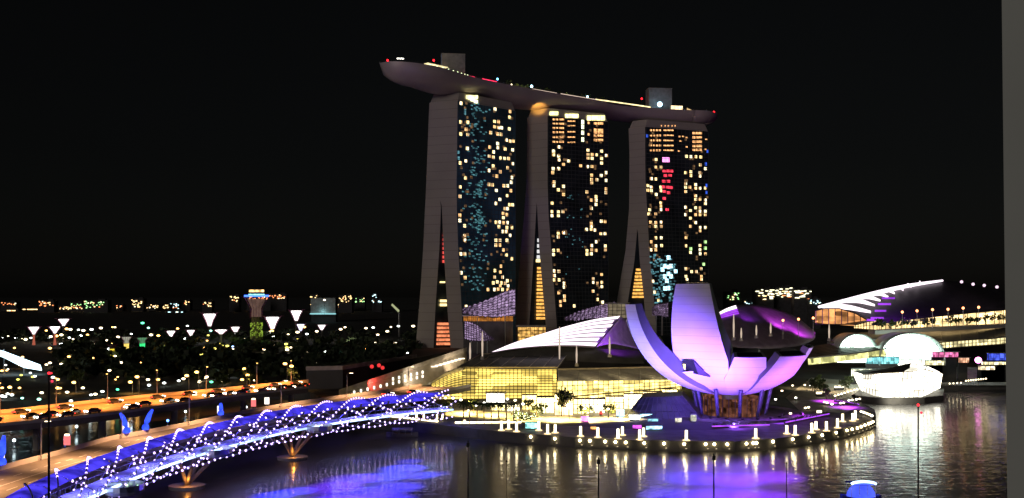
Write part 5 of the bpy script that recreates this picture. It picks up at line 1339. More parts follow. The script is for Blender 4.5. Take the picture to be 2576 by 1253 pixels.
# ------------------------------------------------------------------ promenade furniture
COLG = glow('column_glow', (1.0, .82, .48), 6.5)
cols = [(x, y, k) for x, y, k in ((1261, 1083, 0), (1279, 1080, 0), (1299, 1086, 0), (1355, 1083, 0), (1377, 1092, 0), (1396, 1089, 1))]
for zx, zy, k in ((565, 625, 0), (740, 638, 0), (945, 652, 0), (990, 615, 1), (1165, 662, 0), (1205, 628, 1), (1640, 668, 0), (2345, 648, 0)): cols.append(((2100 + zx * .3934) * .6287, (1500 + zy * .3934) * .6287, k))
for zx, zy, k in ((345, 555, 1), (425, 568, 0), (580, 545, 0), (620, 515, 1), (718, 528, 0), (822, 500, 0), (870, 440, 1), (965, 435, 1), (990, 420, 0)): cols.append(((3000 + zx * .4255) * .6287, (1500 + zy * .4255) * .6287, k))
for i, (x, y, k) in enumerate(sorted(cols)):
    p = G(x, y); h = 3.0 if not k else 2.6
    t = thing('light_column', 'glowing white column on a round lit foot on the promenade, %s from the left' % ORD[i], 'light column', p, 'glowing columns along the promenade')
    a = MB(); a.cyl(p + Vector((0, 0, .25)), p + Vector((0, 0, h)), .36, .34, 10); a.build('shaft', COLG, t)
    a = MB(); a.cyl(p, p + Vector((0, 0, .25)), 1.15, 1.0, 14); a.build('foot', glow('column_foot', (1, .7, .35), 1.4), t)
    a = MB(); a.cyl(p + Vector((0, 0, h)), p + Vector((0, 0, h + .12)), .42, .40, 10); a.build('cap', STEEL, t)
# lamps on the quay edge
qx = [1336, 1396] + [(2100 + z * .3934) * .6287 for z in (482, 570, 652, 740, 828, 920, 1016, 1112, 1212, 1312, 1414, 1622, 1726, 1830, 1936, 2038, 2240, 2340)] + [(3000 + z * .4255) * .6287 for z in (30, 222, 388, 540, 680, 802, 905, 958, 1000, 1042, 1080, 1110, 1135, 1158)]
qx = sorted(qx)
edge = []
for a_, b_ in zip(quay[5:20], quay[6:21]):
    for k in range(12): edge.append(a_.lerp(b_, k / 12))
fr_edge = [p for p in edge]
n = 0; lastp = None
for x in qx:
    cand = [p for p in fr_edge if abs(CX + p.x / p.y * F - x) < 4]
    if not cand: continue
    p = min(cand, key=lambda v: v.y)
    if lastp is not None and (p - lastp).length < .8: continue
    lastp = p; d = Vector((-p.x * 0, -1, 0))
    i = min(range(len(fr_edge)), key=lambda q: (fr_edge[q] - p).length); tv = (fr_edge[min(i + 1, len(fr_edge) - 1)] - fr_edge[max(i - 1, 0)]).normalized(); out = Vector((tv.y, -tv.x, 0))
    c = p + out * .35 + Vector((0, 0, 2.35))
    t = thing('quay_lamp', 'round bulkhead lamp on the quay edge, %s from the left' % ORD[n], 'lamp', p + Vector((0, 0, 2.0)), 'round lamps along the quay edge')
    a = MB(); a.box(p + out * .1 + Vector((0, 0, 2.35)), (.6, .4, .6), math.atan2(tv.y, tv.x)); a.build('bracket', BLACK, t)
    a = MB(); a.ball(c, .40, 10, 6); a.build('globe', glow('quay_globe', (1.0, .78, .38), 22.0), t)
    a = MB(); a.ball(c + Vector((.6, 0, -1.3)), (.28, .15, .12), 6, 4); a.build('ledge_glint', glow('ledge_glint_glow', (1, .8, .5), .7), t)  # glowing ball painted in for the lamp's reflection on the wet ledge
    n += 1
# lit bench steps at the left of the promenade
n = 0
for x0, x1, y0, y1, k in ((958, 1102, 1046, 1062, 8), (1144, 1312, 1065, 1064, 9)):
    for j in range(k):
        f0, f1 = j / k, (j + .93) / k
        p, q = G(x0 + (x1 - x0) * f0, y0 + (y1 - y0) * f0), G(x0 + (x1 - x0) * f1, y0 + (y1 - y0) * f1); d = q - p
        t = thing('lit_bench', 'long bench with a glowing front at the water edge, %s from the left' % ORD[n], 'bench', (p + q) / 2, 'glowing benches at the water edge'); n += 1
        c = (p + q) / 2; rz = math.atan2(d.y, d.x)
        a = MB(); a.box(c + Vector((0, .3, .62)), (d.length, .9, .12), rz); a.build('seat', CONC, t)
        a = MB(); a.box(c + Vector((0, .25, .28)), (d.length * .96, .5, .55), rz); a.build('light_front', glow('bench_glow', (1, .82, .45), 5.0), t)
for i, (zx, zy) in enumerate(((340, 640), (530, 650), (605, 655), (235, 640))):
    p = G(1006 + zx * .1756, 943 + zy * .1756)
    t = thing('lamp_stub', 'short glowing lamp behind the left benches, %s from the left' % ORD[[3, 1, 0, 2].index(i) if 0 else sorted([340, 530, 605, 235]).index(zx)], 'lamp', p, 'short lamps behind the benches')
    a = MB(); a.cyl(p, p + Vector((0, 0, .4)), .3); a.build('base', BLACK, t)
    a = MB(); a.cyl(p + Vector((0, 0, .4)), p + Vector((0, 0, 1.9)), .3, .26, 10); a.build('globe', WARM, t)
# palms with uplit trunks
BARKL = mat('palm_bark', (.42, .34, .24), .8, var=.2, scale=2)
px_ = [1000, 1100, 1205, 1310, 1410, 1520, 1630, 905]
for i, zx in enumerate(sorted(px_)):
    x = 1006 + zx * .1756; p = G(x, 1062 - (3 if zx < 950 else 0))
    t = small_tree('palm_tree', 'palm tree with an uplit trunk before the arched mall, %s from the left' % ORD[i], 'palm', p, 8.6, 3.4, 'palms in front of the arched mall', palm=True, seed=i, trunk=.28)
    a = MB(); a.cyl(p + Vector((.5, -1.0, 0)), p + Vector((.5, -1.0, .5)), .35, .45, 8); a.build('uplight', glow('uplight', (1, .7, .4), 3), t)
    lamp('palm_light', p + Vector((.4, -1.6, 1.2)), (1, .66, .34), 420, 'SPOT', .2, to=p + Vector((0, 0, 7)), angle=70)
for i in range(9):
    x = 1320 + rs.uniform(-28, 26); p = G(x, rs.uniform(1046, 1056))
    t = thing('shrub', 'small shrub with fairy lights right of the palms, %s from the left' % ORD[i], 'shrub', p, 'lit shrubs beside the palms')
    a = MB()
    for _ in range(60): leafquad(a, p + Vector((rs.gauss(0, .6), rs.gauss(0, .6), abs(rs.gauss(.9, .5)))), .28, rs)
    a.build('foliage', LEAF, t)
    a = MB()
    for _ in range(7): a.ball(p + Vector((rs.gauss(0, .7), -.8, abs(rs.gauss(1.1, .5)))), .14, 5, 3)
    a.build('fairy_lights', glow('fairy', (.9, 1, .6), 4), t)
tp_ = G(1412, 1047)
small_tree('round_tree', 'dark round tree silhouetted against the bright shop fronts', 'tree', tp_, 9.0, 3.6, None, 520, .55, 77, .22, m=LEAFD)
for i, (x, y, h) in enumerate(((1350, 1050, 4.5), (1470, 1052, 4), (1530, 1048, 4.5), (1190, 1040, 5), (1330, 1036, 4.5), (1120, 1040, 4))):
    small_tree('small_tree', 'small leafy tree on the promenade, %s from the left among the low trees' % ORD[sorted([1350, 1470, 1530, 1190, 1330, 1120]).index(x)], 'tree', G(x, y), h, 2.4, 'small promenade trees', 130, .45, 90 + i)
# lit displays and kiosks in front of the museum
disp = [('cyan', 1625, 1052, 32, 8, (.45, .85, 1.0), 2.4), ('cyan', 1642, 1062, 26, 6, (.3, .7, .9), 1.0), ('cyan', 1635, 1022, 26, 8, (.3, .8, .85), 1.3), ('white', 1595, 1058, 28, 12, (1, 1, .92), 3.0), ('cyan', 1560, 1050, 20, 18, (.55, .85, 1.0), 1.6), ('pink', 1471, 1062, 20, 12, (1, .25, .75), 2.0), ('violet', 1602, 1080, 22, 8, (.7, .1, .8), 1.4), ('cyan', 1645, 1082, 42, 8, (.4, .75, 1.0), 1.8),
        ('orange', 1492, 1082, 14, 6, (1, .45, .15), 1.4), ('teal', 1338, 1080, 34, 14, (.35, .95, .9), 1.7), ('green', 1511, 1030, 18, 10, (.3, 1, .6), 1.6), ('red', 1511, 1044, 8, 6, (1, .08, .06), 1.6), ('white', 1717, 1050, 12, 24, (.75, .9, .8), .5), ('white', 1744, 1062, 14, 16, (.9, .9, .7), .5), ('white', 1706, 1064, 16, 10, (.95, .9, .7), .8)]
for i, (cn, x, y, w, h, c, s) in enumerate(disp):
    p = G(x, y); k = p.y / F; ww, hh = w * k, h * k
    t = thing('lit_display', '%s glowing display panel on the promenade, %s' % (cn, ('longest of its colour', 'low and dim beside the longest', 'highest up by the museum', 'brightest and tilted', 'tall beside the white one', 'left of the tall mast', 'small, left of the cyan strip', 'lowest, right of the violet one', 'small, under the bright shops', 'wide, between the glowing columns', 'under the shop awnings', 'small, under the green one', 'tall and faint by the museum', 'faint, nearest the museum lobby', 'low and faint by the museum')[i]), 'display', p, None)
    a = MB(); a.box(p + Vector((0, 0, .3 + hh / 2)), (ww, .4, hh), rs.uniform(-.3, .3)); a.build('panel', glow('disp%d' % i, c, s, var=.5, scale=.8, cell=(.9, .9, 1)), t)
    a = MB(); a.box(p + Vector((0, .1, .15)), (ww * .9, .8, .3)); a.build('base', BLACK, t)
    a = MB(); a.box(p + Vector((0, .1, .45 + hh)), (ww * 1.1, 1.0, .14)); a.build('hood', BLACK, t)
# the dark glass-roofed hall left of the museum base
hl = thing('glass_hall', 'dark low glass-roofed hall left of the museum base', 'hall', G(1660, 1050))
b = [G(1570, 1052), G(1765, 1056)]; zt = 9.2
a = MB(); p0, p1 = b; back = Vector((6, 26, 0))
ap = [p0.lerp(p1, .25) + Vector((0, 8, zt - 3)), p0.lerp(p1, .8) + Vector((0, 8, zt - 2.2))]
a.face([p0, p1, ap[1], ap[0]]); a.face([p1, p1 + back, ap[1] + back * .6, ap[1]]); a.face([p0 + back, p0, ap[0], ap[0] + back * .6]); a.face([ap[0], ap[1], ap[1] + back * .6, ap[0] + back * .6])
a.build('roof', mat('hall_glass', (.02, .022, .025), .35, var=.5, scale=.3), hl)
a = MB()
for k in range(13):
    f = k / 12; a.tube([p0.lerp(p1, f) + Vector((0, -.1, .1)), ap[0].lerp(ap[1], f) + Vector((0, -.1, .1))], .12, 4)
for k in (.33, .66): a.tube([p0.lerp(ap[0], k) + Vector((0, -.1, .1)), p1.lerp(ap[1], k) + Vector((0, -.1, .1))], .1, 4)
a.build('glazing_bars', mat('hall_bar', (.07, .07, .07), .5), hl)
# violet glow and lamps on the promenade behind the museum
for x, y, c, p in ((2090, 1010, (.55, .05, 1), 4200), (2130, 1025, (.5, .06, 1), 2600), (1960, 1060, (.32, .05, 1), 2400), (1850, 1075, (.3, .06, 1), 1600), (2030, 1048, (.45, .05, 1), 2200)):
    q = G(x, y) + Vector((0, 0, 4)); lamp('violet_lamp', q, c, p * 2.4, 'DOWN', size=.4)
VB = glow('violet_step', (.45, .08, 1.0), 1.3, var=.4, scale=.3)
for i, (x0, y0, x1, y1) in enumerate(((1790, 1078, 1935, 1074), (1975, 1068, 2085, 1046), (2100, 1012, 2160, 1022))):
    p, q = G(x0, y0), G(x1, y1); d = q - p; c = (p + q) / 2
    t = thing('planter_wall', ('violet lit planter wall in front of the museum lobby', 'violet lit planter wall curving right of the museum', 'violet lit planter wall near the crystal pavilion')[i], 'planter', c, 'violet lit planter walls')
    a = MB(); a.box(c + Vector((0, .5, .4)), (d.length, .8, .8), math.atan2(d.y, d.x)); a.build('wall', CONC_D, t)
    a = MB(); a.box(c + Vector((0, -.05, .72)), (d.length, .2, .3), math.atan2(d.y, d.x)); a.build('glow_strip', VB, t)
    for k in range(int(d.length / 2)):
        a = MB(); e = p + d * ((k + .5) / int(d.length / 2)) + Vector((0, .5, .8))
        for _ in range(14): leafquad(a, e + Vector((rs.gauss(0, .5), rs.gauss(0, .2), abs(rs.gauss(.3, .25)))), .25, rs)
        a.build('foliage', LEAF, t)
pl = []
for zx, zy in ((240, 230), (300, 150), (520, 310), (550, 305), (380, 362), (430, 215), (700, 255), (725, 262), (770, 275), (850, 265), (880, 262), (930, 240), (960, 235), (1000, 230), (1030, 225), (800, 195), (830, 185), (860, 178), (890, 168), (920, 158), (950, 150), (980, 140), (1005, 135), (570, 100), (515, 95), (610, 110), (400, 100), (1045, 345), (1065, 350), (1085, 358), (1105, 366), (1125, 374), (1145, 384)):
    pl.append(((3000 + zx * .4255) * .6287, (1500 + zy * .4255) * .6287))
pl.sort()
for i, (x, y) in enumerate(pl):
    p = W(x, y, F * (HC - 3) / (y + 9 - HY)); g = Vector((p.x, p.y, 3))
    t = thing('path_lamp', 'small warm lamp on the promenade right of the museum, %s from the left' % ORD[min(i, 33)], 'lamp', g, 'small lamps right of the museum')
    a = MB(); a.cyl(g, p, .07); a.build('post', BLACK, t)
    a = MB(); a.ball(p, (.5, .4, .33), 8, 5); a.build('globe', WARM if i % 4 else WHITEL, t)
for i, (x, y, w) in enumerate(((2063, 988, 22), (2110, 972, 26), (2060, 1037, 12))):
    p = G(x, y + 10); t = thing('lit_counter', 'short glowing counter on the promenade, %s right of the museum' % ('nearer', 'by the pavilion', 'low down')[i], 'counter', p)
    k = p.y / F; a = MB(); a.box(p + Vector((0, 0, 1.6)), (w * k, .6, .8), .3); a.build('light_front', glow('counter', (1, .88, .55), 2.5), t)
    a = MB(); a.box(p + Vector((0, .2, .6)), (w * k, .9, 1.2), .3); a.build('base', BLACK, t)
for i in range(14):
    x = 2010 + rs.uniform(0, 140); y = 985 + rs.uniform(-10, 25); p = G(x, y)
    if i < 10: small_tree('small_tree', 'small dark tree in the grove between museum and pavilion, %s of ten' % ORD[i], 'tree', p, rs.uniform(4, 6), 2.2, 'grove right of the museum', 90, .5, 200 + i, m=LEAF)
for i, (x, y) in enumerate(((2000, 975), (2040, 980), (2085, 985), (2120, 978))): lamp('grove_light', G(x, y) + Vector((0, -2, 5.2)), (1, .75, .4), 1800, 'DOWN', size=.3)

# ------------------------------------------------------------------ boats, wash and coloured light on the bay
def boat(lab, p, L, w, h, rz, hullm, canm, glowm=None, group=None):
    t = thing('boat', lab, 'boat', (p.x, p.y, 0), group, rz)
    o0 = Vector((p.x, p.y, 0))
    secs_ = []
    for i in range(11):
        f = i / 10; k = math.sin(math.pi * min(max(f * .93 + .05, 0), 1)) ** .5; x = (f - .5) * L; sheer = .5 * (2 * f - 1) ** 2
        secs_.append([o0 + Vector((x, -w / 2 * k, 1.1 + sheer)), o0 + Vector((x, -w / 2 * k * .75, -.1)), o0 + Vector((x, 0, -.4)), o0 + Vector((x, w / 2 * k * .75, -.1)), o0 + Vector((x, w / 2 * k, 1.1 + sheer))])
    a = MB()
    for r0, r1 in zip(secs_, secs_[1:]):
        for j in range(4): a.face([r0[j], r1[j], r1[j + 1], r0[j + 1]])
        a.face([r0[0] - Vector((0, 0, .3)), r0[4] - Vector((0, 0, .3)), r1[4] - Vector((0, 0, .3)), r1[0] - Vector((0, 0, .3))])
    a.build('hull', hullm, t)
    a = MB()
    fn = lambda u, v: o0 + Vector(((u - .5) * L * .66, (v - .5) * w * .92, h + .55 * math.sin(v * math.pi)))
    a.smooth = True; a.shell(fn, 8, 8, (0, 0, -.12)); a.build('canopy', canm, t)
    a = MB()
    for x in (-.3, -.1, .1, .3):
        for y in (-.42, .42): a.cyl(o0 + Vector((x * L, y * w, .8)), o0 + Vector((x * L, y * w, h + .1)), .05)
    a.build('canopy_frame', STEEL, t)
    a = MB(); a.box(o0 + Vector((0, 0, 1.1)), (L * .5, w * .5, .5)); a.build('bench', BARK, t)
    if glowm:
        a = MB(); a.tube([o0 + Vector(((i / 12 - .5) * L * .62, -w * .46, h + .18 + .5 * math.sin(i / 12 * math.pi) ** .5)) for i in range(13)], .28, 6); a.build('light_tube', glowm[0], t)
        a = MB(); a.smooth = True; a.ball(o0 + Vector((0, 0, 1.1)), (L * .37, w * .47, h - 1.0), 16, 10); a.build('lit_cabin', glowm[1], t)
    return t
HU = mat('boat_wood', (.16, .15, .15), .6); CA = mat('boat_canopy', (.30, .29, .31), .6)
boat('dim grey covered boat moored below the left benches', G(1012, 1099, 0), 10, 3.2, 2.4, .05, HU, CA)
bb = boat('boat with a blue glowing cabin and a white light arc, at the bottom right', G(2165, 1262, 0), 8.6, 3.4, 4.0, 0.0, mat('boat_blue', (.05, .06, .3), .4), mat('boat_canopy_blue', (.1, .12, .5), .5), (glow('blue_white_tube', (.5, .75, 1), 3), glow('blue_side', (.07, .11, 1.0), 1.1, var=.25, scale=.4)))
lamp('boat_light', G(2165, 1262, 0) + Vector((0, -4.0, 5.5)), (.08, .12, 1), 700, size=.4)
# added spots, no source seen, that paint blue and violet patches on the water
for x, y, c, p, ang in ((1015, 1178, (.045, .045, 1.0), 60000, 11), (960, 1200, (.05, .045, 1.0), 42000, 12), (890, 1205, (.13, .03, 1.0), 30000, 13), (840, 1226, (.15, .03, 1.0), 34000, 13), (900, 1244, (.08, .04, 1.0), 36000, 15), (1050, 1196, (.04, .04, 1.0), 30000, 10), (690, 1246, (.02, .03, 1.0), 50000, 9), (745, 1236, (.02, .03, 1.0), 40000, 9), (1095, 1192, (.03, .03, 1.0), 12000, 7),
                        (990, 1226, (.06, .04, 1.0), 36000, 13), (960, 1256, (.06, .03, 1.0), 36000, 14), (840, 1262, (.12, .03, 1.0), 36000, 14), (640, 1270, (.02, .03, 1.0), 40000, 12), (1030, 1160, (.04, .04, 1.0), 20000, 7)):
    g = G(x, y, 0); lamp('water_tint_spot', g + Vector((18, 16, 40)), c, p * 48, 'SPOT', .3, to=g, angle=ang * 1.5, blend=1.0)

for x, y, c, p, ang in ((1740, 1200, (.06, .02, 1.0), 26000, 15), (1850, 1205, (.16, .02, 1.0), 30000, 15), (1950, 1198, (.22, .02, .9), 24000, 14), (1820, 1248, (.12, .02, 1.0), 30000, 17), (1920, 1250, (.2, .02, .9), 26000, 16), (1700, 1246, (.05, .02, 1.0), 20000, 15)):
    g = G(x, y, 0); lamp('water_tint_spot', g + Vector((10, 22, 40)), c, p * 22, 'SPOT', .3, to=g, angle=ang * 1.5, blend=1.0)  # added violet spots painting the museum's reflection onto the water

# ------------------------------------------------------------------ gardens at left: supertrees, lamps, street lamps with trees
ST = glow('supertree_white', (1.0, .96, .92), 3.0)
def supertree(x, ytop, w, hf, ybase, lab, mcone, mtrunk, trunkw=.16, rim=None, Y=None):
    Y = F * (HC - 3) / (ybase - HY); k = Y / F
    c = W(x, ytop, Y); b = Vector((c.x, c.y, 3)); ztop = c.z; wt = w * .62 * k; hh = hf * 1.12 * k
    t = thing('supertree', lab, 'supertree', b, 'giant steel garden trees')
    a = MB(); a.smooth = True; zc = ztop - hh
    a.lathe((c.x, c.y, 0), [(wt * trunkw * 1.6, 3), (wt * trunkw, 3 + (zc - 3) * .5), (wt * trunkw * 1.1, zc)], 12); a.build('trunk', mtrunk, t)
    a = MB(); a.smooth = True; a.lathe((c.x, c.y, 0), [(wt * trunkw * 1.1, zc), (wt * .38, zc + hh * .45), (wt * .78, zc + hh * .97), (wt * .7, ztop), (.05, ztop - hh * .1)], 16); a.build('funnel', mcone, t)
    a = MB()
    for j in range(14):
        th = 2 * math.pi * j / 14; d = Vector((math.cos(th), math.sin(th), 0)); o = Vector((c.x, c.y, 0))
        a.tube([o + d * wt * trunkw * 1.3 + Vector((0, 0, zc - hh * .1)), o + d * wt * .55 + Vector((0, 0, zc + hh * .5)), o + d * wt * 1.0 + Vector((0, 0, ztop + hh * .06)), o + d * wt * 1.35 + Vector((0, 0, ztop + hh * .12))], [.2, .16, .12, .06], 4)
    a.build('branches', mat('supertree_steel', (.28, .08, .16), .5), t)
    if rim is not None:
        a = MB(); a.lathe((c.x, c.y, 0), [(wt * 1.0, ztop + hh * .12), (wt * 1.05, ztop + hh * .12), (wt * 1.05, ztop + hh * .22), (wt * 1.0, ztop + hh * .22)], 24); a.build('rim_light', rim, t)
    return t, c, k
STK = mat('supertree_trunk', (.10, .09, .08), .8)
sts = [(527, 790, 30, 27, 848, 'large white funnel-topped garden tree with reddish branches, left of the tall one'), (685, 798, 34, 26, 850, 'large white funnel-topped garden tree right of the tall one'), (745, 782, 28, 22, 846, 'high white funnel-topped garden tree, farthest right of the big ones'), (756, 816, 20, 15, 856, 'bluish small funnel-topped garden tree below the high one'),
       (592, 823, 20, 15, 856, 'slim pale funnel-topped garden tree left of the tall trunk'), (556, 830, 30, 9, 862, 'flat white funnel-topped garden tree above lit shrubs'), (480, 831, 18, 13, 860, 'small white funnel-topped garden tree right of the round-lit one'), (430, 833, 20, 13, 862, 'small white funnel-topped garden tree left of a twin'), (809, 818, 20, 11, 856, 'last small funnel-topped garden tree toward the hotel towers'),
       (85, 823, 24, 16, 868, 'white funnel-topped garden tree furthest left with a red stem'), (138, 822, 24, 15, 868, 'white funnel-topped garden tree second from the left with a red stem'), (160, 803, 24, 15, 858, 'bright white funnel-topped garden tree above the two red-stemmed ones')]
for x, yt, w, hf, yb, lab in sts:
    cone = ST if 'bluish' not in lab else glow('supertree_blue', (.7, .75, 1), 2.4)
    if 'red stem' in lab: tr = glow('stem_red', (1, .25, .15), .35)
    else: tr = STK
    supertree(x, yt, w, hf, yb, lab, cone, tr)
supertree(282, 868, 18, 8, 897, 'short garden tree with a yellow lit stem, lowest of the coloured three', mat('cone_dim', (.3, .28, .25), .6), glow('stem_yellow', (1, .75, .05), .9, var=.5, scale=.4), .42)
supertree(318, 848, 22, 14, 885, 'garden tree with an amber lit stem beside the green one', glow('cone_pale', (.9, .9, .7), .35), glow('stem_amber', (1, .7, .15), 1.0, var=.6, scale=.4), .4)
supertree(358, 850, 24, 12, 886, 'garden tree with a green lit stem', glow('cone_green', (.3, .8, .4), .3), glow('stem_green', (.05, .9, .25), 1.0, var=.5, scale=.4), .4)
t, c, k = supertree(645, 752, 46, 40, 868, 'tallest garden tree with a blue ring, a rooftop bar and a green lit trunk', glow('tall_cone', (.55, .32, .25), .16, var=.4, scale=.2), mat('tall_trunk', (.14, .13, .06), .9, var=.6, scale=.4), .42, rim=glow('blue_rim', (.05, .15, 1), 3))
a = MB()
for _ in range(420):
    th = random.uniform(0, 6.28); z = random.uniform(3, 15) if random.random() < .8 else random.uniform(15, 22); r = 23 * k * .42 * 1.35 + .3; leafquad(a, Vector((c.x + math.cos(th) * r, c.y + math.sin(th) * r, z)), .7, random)
a.build('trunk_planting', glow('planting_green', (.5, .75, .08), .5, var=.9, scale=.6), t)
a = MB(); a.lathe((c.x, c.y, 0), [(.05, c.z + 5.2), (6, c.z + 5.2), (6, c.z + 8.0), (.05, c.z + 8.4)], 16); bar = a.build('rooftop_bar', mat('bar_wall', (.3, .25, .2), .6), t)
a = MB(); a.lathe((c.x, c.y, 0), [(6.1, c.z + 5.8), (6.1, c.z + 7.6)], 16); a.build('window', glow('rooftop_amber', (1, .6, .2), 2.2, var=.8, scale=.4), bar)
a = MB(); a.lathe((c.x, c.y, 0), [(6.6, c.z + 2.9), (6.6, c.z + 4.2)], 16); a.build('teal_band', glow('teal_band', (.3, .8, .9), 1.6, var=.7, scale=.5), t)
# garden lamps, copied from one prototype
gl = thing('garden_lamp', 'x', 'lamp', (0, 0, 0), 'garden lamps')
a = MB(); a.cyl((0, 0, 0), (0, 0, 4.2), .1, .07, 6); a.build('post', BLACK, gl)
a = MB(); a.ball((0, 0, 4.7), (1, .8, .55), 8, 5); a.build('globe', WARM, gl)
z1 = '''20 820 c 70 812 w 150 825 c 212 828 w 290 825 c 455 822 c 528 806 o 575 796 w 580 825 w 650 822 c 625 740 o 660 745 w 735 748 c 780 755 w 858 745 c 945 732 w 805 826 w 820 795 o 572 883 c 630 925 w 870 885 w 800 880 c 680 912 w 468 1058 w 576 1070 w 640 1110 w 745 1073 w 932 1108 w 1025 1130 w 1335 685 g 1390 730 t 1415 796 w 1545 808 w 1105 816 w 1755 712 c 1770 880 g 1975 757 t 1940 905 w 1520 1000 w 1512 1098 w 1510 1162 w 1968 1002 w 2240 965 w 2170 985 o 2030 1180 c 2125 1165 c 2475 1122 c 1670 1226 c 1540 1244 c 1925 1196 w 475 1155 R 540 1213 o 2500 928 w 2475 930 w 2180 905 b 2130 900 y 2080 900 y 2060 880 y 1990 890 o 1940 850 o 1950 800 y 2010 925 y 2300 835 w 2520 828 c 2530 770 w'''
z7 = '''850 622 w 660 658 c 940 600 w 1030 618 c 750 715 w 830 715 y 880 710 w 945 703 w 670 608 c 620 762 w 655 762 o 840 770 w 1040 785 w 1210 785 c 875 748 w 1355 572 w 1600 562 w 1670 556 c 1840 550 w 1912 542 c 2055 542 w 1805 592 w 1690 697 w 1785 712 w 1885 708 w 1605 765 o 2000 800 c 1565 845 g 1445 860 t 1335 870 t 1208 898 w 620 960 w 262 1005 c 165 1022 t 65 1030 w 110 1080 g 225 1073 w 520 470 o 1125 592 w 1165 680 y 940 660 y 1200 290 w'''
GM = {'w': WARM, 'c': glow('garden_cool', (.9, 1, .95), 5), 'o': SODIUM, 'g': glow('garden_green', (.1, 1, .45), 4), 't': glow('garden_teal', (.35, 1, .75), 4), 'b': glow('garden_blue', (.3, .5, 1), 4), 'y': glow('garden_yellow', (.9, .8, .15), 2.5), 'R': REDL}
gpos = []; ff0 = random.Random(44)
def rd(s, f):
    v = s.split()
    for i in range(0, len(v), 3): gpos.append(f(float(v[i]), float(v[i + 1])) + (v[i + 2],))
rd(z1, lambda x, y: (x * .427 * .6287, (1000 + y * .427) * .6287)); rd(z7, lambda x, y: ((800 + x * .415) * .6287, (1080 + y * .415) * .6287))
z2 = '''20 235 o 180 235 o 70 290 c 110 300 c 45 315 c 20 310 c 205 330 t 360 340 t 620 275 w 765 235 w 555 238 o 840 300 c 880 293 w 945 268 c 1085 250 g 830 355 c 1000 335 w 950 345 o 1040 340 o 655 355 c 385 280 w 1145 355 w 1190 355 w 1375 210 c 1515 190 c 1650 170 c 1905 135 w 1840 182 w'''
rd(z2, lambda x, y: (x * .2725, 911.6 + y * .2725))
cnt = {}
CN = {'w': 'warm white', 'c': 'cool white', 'o': 'orange', 'g': 'green', 't': 'teal', 'b': 'blue', 'y': 'yellow', 'R': 'large red'}
glob = {}
for key, m in GM.items():
    me = bpy.data.meshes.new('globe'); b0 = [c for c in gl.children if c.name.startswith('globe')][0].data
    me = b0.copy(); me.materials.clear(); me.materials.append(m); glob[key] = me
for _ in range(85): gpos.append((ff0.uniform(0, 1040), ff0.uniform(822, 960), ff0.choice('wocwowyoo')))
gpos.sort()
first = True
for x, y, c in gpos:
    yb = max(y + 9, 846 + (y - 800) * .35 if y < 850 else y + 9); Y = F * (HC - 3) / (max(yb, 800) - HY)
    p = W(x, y, Y); s = max(.75, min(1.6, Y / 520)) * (.62 + .5 * abs(math.sin(x * 12.9 + y * 78.2)))
    base_z = p.z - 4.7 * s
    lab = '%s lamp among the dark garden trees' % CN[c]; grp = '%s garden lamps' % CN[c]
    if first: o = gl; o.location = (p.x, p.y, base_z); o['label'] = lab; o['group'] = grp; o.scale = (s, s, s); first = False
    else: o = dup(gl, (p.x, p.y, base_z), lab, grp, scale=s)
    for ch in [q for q in COL.objects if q.parent == o]:
        if ch.name.startswith('globe'): ch.data = glob[c]
        elif base_z > 3.2: ch.scale = (1, 1, 1 + (base_z - 3) / (4.2 * s)); ch.location = (0, 0, -(base_z - 3) / s)
# sodium street lamps beside lit trees along the shore road
for i, (x, y, lit) in enumerate(((191, 962, 0), (333, 961, 0), (350, 948, 1), (475, 945, 0), (500, 936, 1), (620, 928, 1), (628, 944, 1), (722, 915, 1), (738, 921, 1), (30, 974, 0), (150, 976, 0))):
    Y = 400 if x > 560 else 385; p = W(x, y, Y)
    t = thing('street_lamp', 'orange street lamp beside the shore road, %s from the left' % ORD[sorted([191, 333, 350, 475, 500, 620, 628, 722, 738, 30, 150]).index(x)], 'street lamp', (p.x, p.y, 3), 'orange street lamps on the shore road')
    a = MB(); a.tube([(p.x, p.y, 3), (p.x, p.y, p.z + .3), (p.x - .8, p.y, p.z + .5)], [.14, .1, .07], 6); a.build('lamp_post', STEEL, t)
    a = MB(); a.ball((p.x - .9, p.y, p.z), (.95, .6, .55), 8, 5); a.build('lamp_head', SODIUM, t)
    lamp('sodium_light', (p.x, p.y - 1.5, p.z - 1.2), (1, .5, .12), 900, 'DOWN', size=.4)
for i, (x, y, h) in enumerate(((345, 985, 8), (622, 950, 9), (735, 940, 9), (505, 965, 8), (650, 985, 6), (560, 992, 6), (200, 992, 8))):
    p = W(x, y, 402); p.z = 3
    small_tree('roadside_tree', 'tree lit amber by a street lamp on the shore road, %s from the left' % ORD[sorted([345, 622, 735, 505, 650, 560, 200]).index(x)], 'tree', p, h, 3.2, 'amber lit roadside trees', 160, .7, 300 + i)
for x, y, c, pw in ((545, 868, (.7, .8, .2), 9000), (520, 872, (1, .55, .2), 6000), (560, 866, (.6, 1, .2), 7000), (300, 905, (.9, .9, .4), 4000), (640, 880, (.5, 1, .2), 6000), (180, 880, (1, .8, .4), 5000), (420, 890, (.8, .9, .4), 4000), (760, 880, (1, .8, .4), 5000), (880, 872, (.9, .9, .6), 5000), (100, 905, (1, .8, .5), 3000), (960, 880, (1, .9, .6), 4000)):
    g = G(x, y); lamp('tree_uplight', g + Vector((0, -9, 3)), c, pw, 'SPOT', .5, to=g + Vector((0, 0, 10)), angle=120)
